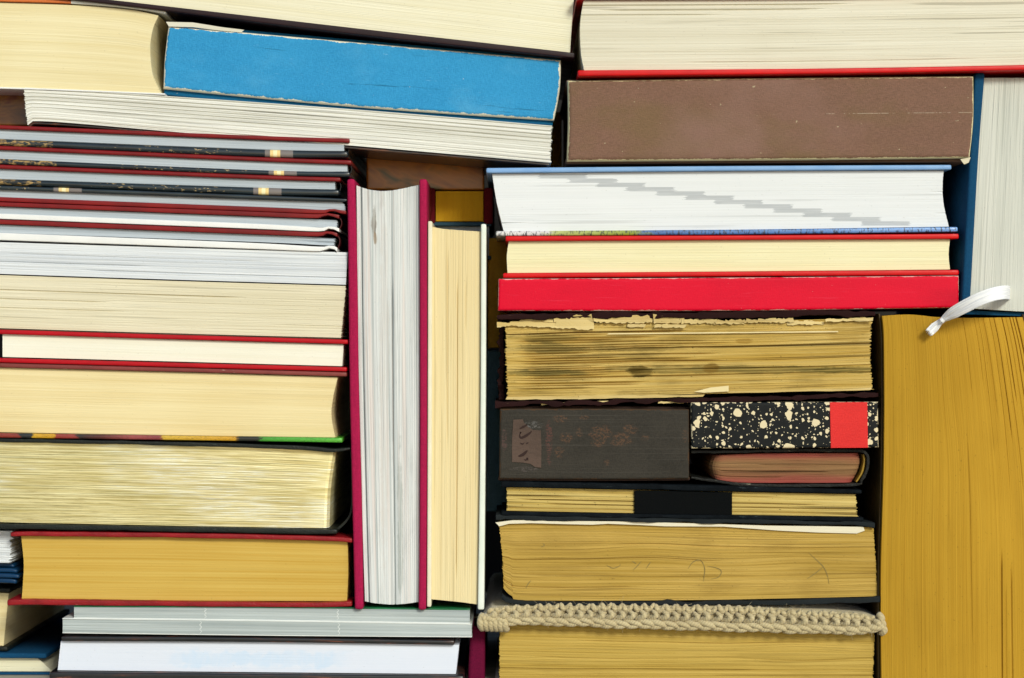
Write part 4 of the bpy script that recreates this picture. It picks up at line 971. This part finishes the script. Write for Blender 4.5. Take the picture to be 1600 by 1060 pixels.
for k in range(6):               # bulky stitches round the left corner
    x = 754+k*7.5; pts = []
    for q in range(9):
        an = math.pi*(q/8)
        pts.append(W(x-3*math.sin(an), 961+21*q/8+k*0.3)+Vector((0, -0.0005-0.003*math.sin(an), 0)))
    tube(mb, pts, R*1.35, 8)
for k in range(3):
    pts = [W(1372+4*math.sin(math.pi*q/8)+k*2, 960+9*k+11*q/8)+Vector((0, -0.001-0.002*math.sin(math.pi*q/8), 0)) for q in range(9)]
    tube(mb, pts, R*1.25, 8)
oc = mb.build('cover', M_yarn, t); oc['label'] = 'crocheted beige yarn cover'
board(t, M_yarn, [(775, 1066.3, 1071.5), (1080, 1066.8, 1071.5), (1375, 1066.8, 1071.5)], y0=0.002, depth=0.15)

# ================================================================== FAR RIGHT
t = book('hardback_book', 'tall standing book in dark blue cloth with grey white pages at the right edge', 'book', 1610, 492)
P_greywh = paper('paper_grey_white', 'dcdcd2', 'c4c6bc', 0.6, 0.5, 0.25, gapcol='9a9c90')
page_block(t, P_greywh, [(1537, 122), (1528, 250), (1515, 482)], [(1700, 122), (1700, 300), (1700, 490)], C=[(1537, 122), (1600, 122), (1700, 122)], Dc=[(1515, 482), (1600, 487), (1700, 490)], y0=0.0, seed=61, rough=0.00015, sig=0.00015, depth=0.16, nu=70)
board(t, M_navy, [(119, 1521, 1537), (250, 1513, 1527), (480, 1500, 1514)], y0=-0.003, depth=0.17, vert=True)
board(t, M_navy, [(119, 1701, 1716), (480, 1701, 1716)], y0=-0.003, depth=0.17, vert=True)
board(t, M_navy, [(1496, 484, 491), (1600, 488.5, 494.5), (1712, 491.5, 496)], y0=0.003, depth=0.16, name='spine')
# ribbon bookmark coming out of the pages, knotted at the end
g = G('white_ribbon'); uv = g.uv(); h = g.noise(uv, (60, 2200, 1), 2); h2 = g.noise(uv, (3000, 200, 1), 1); g.bump(g.math('ADD', h, h2), 0.2, 0.0003); M_rib = g.fin(g.mix(g.rng(h, .3, .7), lin('f8f8f8', .95), lin('dcdee4', .95)), 0.95, 0.03)
mb = MB()
ctr = [(1578, 458, .002), (1577, 458, -.010), (1570, 457, -.022), (1552, 460, -.027), (1530, 468, -.027), (1508, 479, -.024), (1490, 489, -.020), (1479, 496, -.0165), (1472.5, 500.5, -.0145), (1468, 504.5, -.0135), (1461, 511, -.0125), (1453, 519, -.012)]
wid = [21, 21, 21, 20.5, 20, 20, 18.5, 13, 8, 10, 14.5, 13.5]
ctr = [(*back(c_[0], c_[1], c_[2]), c_[2]) for c_ in ctr]
ws = [0]
for k in range(1, len(ctr)): ws.append(ws[-1]+(Vector((ctr[k][0], ctr[k][1], ctr[k][2]*3000))-Vector((ctr[k-1][0], ctr[k-1][1], ctr[k-1][2]*3000))).length)
cp = resample([(c[0], c[1], c[2]*3000) for c in ctr], 60)
def wat(f_):
    x = f_*ws[-1]
    for k in range(len(ws)-1):
        if x <= ws[k+1]: return wid[k]+(wid[k+1]-wid[k])*(x-ws[k])/(ws[k+1]-ws[k])
    return wid[-1]
rt = random.Random(3); NC = 8
prev = None; th = 0.00025
for i, c in enumerate(cp):
    t2 = (cp[min(i+1, 59)]-cp[max(i-1, 0)]); t2.z = 0
    nrm = Vector((-t2.y, t2.x, 0)).normalized() if t2.length > 1e-6 else Vector((0, -1, 0))
    if i < 16: nrm = nrm.lerp(Vector((0.05, -1, 0)), 1-i/16).normalized()
    if nrm.y > 0: nrm = -nrm
    row = []
    w_ = wat(i/59); pinch = 1-min(1, w_/21)
    tdir = t2.normalized()
    for s_ in range(-NC, NC+1):
        f_ = s_/NC; q = Vector((c.x, c.y, 0))+nrm*w_*0.5*f_
        if i >= 57: q = q+tdir*rt.uniform(-1.0, 2.2)*(i-56)/3
        fold_ = pinch*(0.0011*math.cos(f_*7.5+0.6)+0.0008*f_*f_)
        p = W(q.x, q.y)+Vector((0, c.z/3000+fold_, 0))
        row.append((mb.vert(p), mb.vert(p+Vector((0, th, 0))), (i*.0015, f_*.0035)))
    if prev:
        for k in range(2*NC):
            mb.face([prev[k][0], row[k][0], row[k+1][0], prev[k+1][0]], [prev[k][2], row[k][2], row[k+1][2], prev[k+1][2]], smooth=True)
            mb.face([prev[k][1], prev[k+1][1], row[k+1][1], row[k][1]], smooth=True)
        for k in (0, 2*NC): mb.face([prev[k][0], prev[k][1], row[k][1], row[k][0]])
    prev = row
RD = -0.0142
def rp(x, y, dy=0.0):
    q = back(x, y, RD+dy); return W(q[0], q[1])+Vector((0, RD+dy, 0))
for k in range(3):     # a thread tied round the pinched ribbon
    cx, cy = 1473.2-k*1.1, 500.0+k*1.0; pts = []
    for q in range(9):
        f_ = q/4-1; pts.append(rp(cx+2.9*f_, cy+3.4*f_, -0.0016*math.sqrt(max(0, 1-f_*f_))))
    tube(mb, pts, 0.0003, 6, rad=[.6, .9, 1, 1, 1, 1, 1, .9, .6])
for k in range(14):    # frayed threads at the end
    f_ = rt.uniform(-1, 1); x0, y0_ = 1455+4.4*f_, 516.5+4.4*f_
    tube(mb, [rp(x0, y0_, .002), rp(x0-2-rt.random()*2, y0_+2+rt.random()*2, .0022), rp(x0-3.5-rt.random()*3, y0_+3+rt.random()*4, .003)], 0.00012, 4)
mb.build('bookmark_ribbon', M_rib, t)

P_ochre = paper('paper_ochre', 'c69a30', 'ab8020', 0.8, 0.3, 0.08, gapcol='5a3c08', stain=0.2, staincol='96701c', fine=1900, bump=0.25, speck=0.3)
M_gapshade = glossy('gap_shade_brown_cover', '4a3a1c', '38290f', 0.6, 0)  # dark colour stands in for the shade of the gap beside the cover
t = book('paperback_book', 'very thick standing book with bowed ochre pages at the bottom right', 'book', 1500, 1071.5)
page_block(t, P_ochre, [(1378, 494), (1381, 540), (1381, 700), (1376, 900), (1377, 1071)], [(1597, 496), (1612, 560), (1635, 700), (1648, 850), (1650, 1071)], C=[(1378, 494), (1420, 492), (1480, 497), (1597, 496)], Dc=[(1377, 1071), (1500, 1071), (1650, 1071)], y0=-0.001, seed=62, rough=0.00006, sig=0.00009, wave=0.9, depth=0.16, nu=120, bow=-0.006, density=1.3,
           grooves=[(.9, .0010, 0, .3, .005), (.95, .0014, 0, .4, .005), (.925, .0008, 0, .35, .003), (.87, .0006, 0, .4, .003), (.82, .0005, .05, .5, .003), (.84, .0008, 0, .25, .004), (.74, .0005, 0, .5, .003), (.66, .0004, 0, .4, .003), (.70, .0007, 0, .3, .003), (.78, .0007, 0, .35, .003), (.63, .0004, 0, .2, .003), (.675, .0016, .62, 1, .004), (.735, .0010, .66, 1, .004), (.70, .0008, .7, 1, .003), (.55, .0003, 0, .25, .003), (.5, .0003, .3, .9, .003), (.37, .0003, 0, .6, .003)])
board(t, M_gapshade, [(491, 1373.5, 1376), (540, 1377.5, 1380), (700, 1377.5, 1380), (900, 1372.5, 1375), (1071, 1373.5, 1376)], y0=0.0015, depth=0.155, vert=True, r=0.0003)
board(t, M_gapshade, [(492, 1598.5, 1601), (700, 1636.5, 1639), (850, 1649.5, 1652), (1071, 1651.5, 1654)], y0=0.0015, depth=0.155, vert=True, r=0.0003)

# ================================================================== THINGS SET BACK IN THE GAPS
def bk(pts, y): return [back(p[0], p[1], y) for p in pts]
def bkb(pts, y):
    o_ = []
    for x, t_, b_ in pts:
        a_ = back(x, t_, y); c_ = back(x, b_, y); o_.append((a_[0], a_[1], c_[1]))
    return o_
def bkv(pts, y):
    o_ = []
    for yy, l_, r_ in pts:
        a_ = back(l_, yy, y); c_ = back(r_, yy, y); o_.append((a_[1], a_[0], c_[0]))
    return o_
y = 0.054
M_wine = cloth('wine_red_cloth', '701420', '4a0c16')
P_gold = paper('paper_golden', 'e8b428', 'd8a020', 0.5, 0.4, 0.1)
t = thing('hardback_book', 'golden paged book in wine red boards seen in the gap behind the standing books', 'book', *back(718, 345, y), y+0.06)
page_block(t, P_gold, bk([(681, 299), (681, 346)], y), bk([(755, 299), (755, 346)], y), y0=y, depth=0.11, seed=70)
board(t, M_wine, bkv([(298, 668, 680), (347, 668, 680)], y), y0=y-0.003, depth=0.12, vert=True, n=10)
board(t, M_wine, bkv([(298, 756, 770), (347, 756, 770)], y), y0=y-0.003, depth=0.12, vert=True, n=10)
t = thing('hardback_book', 'brown picture printed book set back in the gap above the tall pink book', 'book', *back(665, 297, y), y+0.06)
panel(t, M_brownface, bk([(572, 226), (756, 244)], y), bk([(572, 297), (757, 297)], y), y0=y+0.001, depth=0.006)
board(t, M_brownface, bkb([(574, 227, 231), (755, 245, 249)], y), y0=y+.005, depth=0.1, n=8)
board(t, M_brownface, bkb([(574, 292, 296), (755, 292, 296)], y), y0=y+.005, depth=0.1, n=8)
page_block(t, P_cream, bk([(578, 232), (752, 249)], y), bk([(578, 291), (752, 291)], y), y0=y+0.0075, depth=0.09, seed=72)
t = thing('hardback_book', 'slate blue book lying behind the top of the standing cream book', 'book', *back(715, 362, y), y+0.06)
page_block(t, P_grey, bk([(640, 354), (764, 354)], y), bk([(640, 400), (764, 400)], y), y0=y+.002, depth=0.11, seed=71)
M_slate = cloth('slate_blue_cloth', '3a586a', '2a4252')
board(t, M_slate, bkb([(636, 347.5, 353.7), (766, 347.5, 353.7)], y), y0=y-.002, depth=0.12, n=10)
board(t, M_slate, bkb([(636, 400.3, 406), (766, 400.3, 406)], y), y0=y-.002, depth=0.12, n=10)
y = 0.058
t = thing('hardback_book', 'mustard cloth book standing in the gap left of the red boards', 'book', *back(790, 545, y), y+0.06)
M_must = cloth('mustard_cloth', 'dca83c', 'c08c28', mottled=0.8)
panel(t, M_must, bk([(762, 372), (815, 372)], y), bk([(762, 544), (815, 544)], y), y0=y, depth=0.006)
board(t, M_must, bkv([(373, 762, 765), (544, 762, 765)], y), y0=y+.004, depth=0.11, vert=True, n=8)
board(t, M_must, bkv([(373, 812, 815), (544, 812, 815)], y), y0=y+.004, depth=0.11, vert=True, n=8)
page_block(t, P_cream, bk([(767, 375), (767, 542)], y), bk([(810, 375), (810, 542)], y), y0=y+0.0065, depth=0.1, seed=73)
t = thing('cloth_bound_book', 'blue grey cloth book standing in the gap beside the dark old spine', 'book', *back(790, 760, y), y+0.06)
M_bg = cloth('blue_grey_cloth', '5c7c8a', '486470')
panel(t, M_bg, bk([(755, 548), (815, 548)], y), bk([(755, 800), (815, 800)], y), y0=y, depth=0.006)
board(t, M_bg, bkv([(549, 755, 758), (800, 755, 758)], y), y0=y+.004, depth=0.11, vert=True, n=8)
board(t, M_bg, bkv([(549, 812, 815), (800, 812, 815)], y), y0=y+.004, depth=0.11, vert=True, n=8)
page_block(t, P_cream, bk([(760, 552), (760, 798)], y), bk([(810, 552), (810, 798)], y), y0=y+0.0065, depth=0.1, seed=74)
y = 0.012
M_mag = cloth('magenta_cloth', '6c0a34', '4c0726', mottled=0.3)
t = thing('cloth_bound_book', 'magenta cloth book set back in the gap beside the crocheted cover', 'book', *back(742, 1071, 0), y+0.06)
panel(t, M_mag, bk([(735, 981), (758, 981)], y), [(730, 1071), (757, 1071)], y0=y, depth=0.006, r=0.002)
board(t, M_mag, [(back(0, 981, y)[1], back(735, 0, y)[0], back(739, 0, y)[0]), (1071, 730, 734)], y0=y+.004, depth=0.11, vert=True, n=8)
board(t, M_mag, [(back(0, 981, y)[1], back(754, 0, y)[0], back(758, 0, y)[0]), (1071, 753, 757)], y0=y+.004, depth=0.11, vert=True, n=8)
page_block(t, P_cream, [(736, 1010), (736, 1070)], [(750, 1010), (750, 1070)], y0=y+0.0065, depth=0.1, seed=75)
# upper gaps
y = 0.13
t = thing('cloth_bound_book', 'golden yellow spine glimpsed in the gap between white paperback and brown spine', 'book', *back(875, 300, y), y+0.06)
M_gy = cloth('golden_cloth', 'd8a428', 'b88818')
panel(t, M_gy, bk([(840, 175), (878, 175)], y), bk([(840, 340), (878, 340)], y), y0=y, depth=0.006)
board(t, M_gy, bkv([(176, 840, 843), (340, 840, 843)], y), y0=y+.004, depth=0.11, vert=True, n=8)
page_block(t, P_cream, bk([(845, 179), (845, 338)], y), bk([(873, 179), (873, 338)], y), y0=y+0.0065, depth=0.1, seed=76)
y = 0.03
M_oldbrown = printed('brown_picture_spine', [(0.3, '3a2008'), (0.5, '7a4c14'), (0.6, '92601c'), (0.7, '6a1c14')], (30, 90), 0.4)
t = thing('hardback_book', 'brown picture printed spine set back at the left edge under the cream paperback', 'book', *back(10, 200, y), y+0.06)
panel(t, M_oldbrown, bk([(-50, 139), (60, 143)], y), bk([(-50, 196), (60, 198)], y), y0=y, depth=0.006)
page_block(t, P_cream, bk([(-46, 142), (56, 146)], y), bk([(-46, 193), (56, 195)], y), y0=y+0.0065, depth=0.06, seed=77)
# lower left corner
y = 0.012
M_nv = glossy('dark_blue_gloss', '124068', '0a2c4c', 0.3, 0.4)
t = thing('paperback_book', 'rough edged white paperback at the left edge beside the dark red leather book', 'book', *back(-20, 915, y), y+0.07)
page_block(t, P_bluewh, bk([(-90, 828), (18, 830)], y), bk([(-90, 878), (16, 880)], y), y0=y, depth=0.14, rag=2.0, rough=.0003, seed=78)
for (a0, a1, xe) in ((881, 887, 16), (888, 895, 22), (896, 903, 26), (904, 912, 20)):
    board(t, M_nv, bkb([(-90, a0, a1), (5, a0+1, a1+1), (xe, a0+3, a1+2)], y), y0=y+.002+(26-xe)*.0003, depth=0.14, n=20, r=0.001)
y = 0.035
t = thing('leather_bound_book', 'cream paged book in black covers at the left edge below the white paperback', 'book', *back(-20, 1012, y), y+0.07)
page_block(t, P_buff, bk([(-90, 924), (12, 928)], y), bk([(-90, 1008), (4, 1010)], y), y0=y+.002, depth=0.14, seed=79)
board(t, M_leather, bkb([(-90, 916, 923), (14, 919, 926)], y), y0=y, depth=0.145, n=16)
board(t, M_leather, bkb([(-90, 1009, 1016), (10, 1011, 1018)], y), y0=y, depth=0.145, n=16)
t = thing('hardback_book', 'cream paged hardback with a dark blue top board in the bottom left corner', 'book', *back(-10, 1071, 0), y+0.07)
page_block(t, P_ivory, bk([(-90, 1028), (58, 1029)], y), [(-100, 1068), (56, 1068)], y0=y+.001, depth=0.14, seed=80)
board(t, M_navy, bkb([(-90, 1019, 1027), (72, 1020, 1028)], y), y0=y-.003, depth=0.15, n=16)
board(t, M_navy, [(-100, 1068.3, 1071.5), (70, 1068.3, 1071.5)], y0=y-.003, depth=0.15, n=16)

for o in bpy.data.objects:
    if '_w' in o: del o['_w']
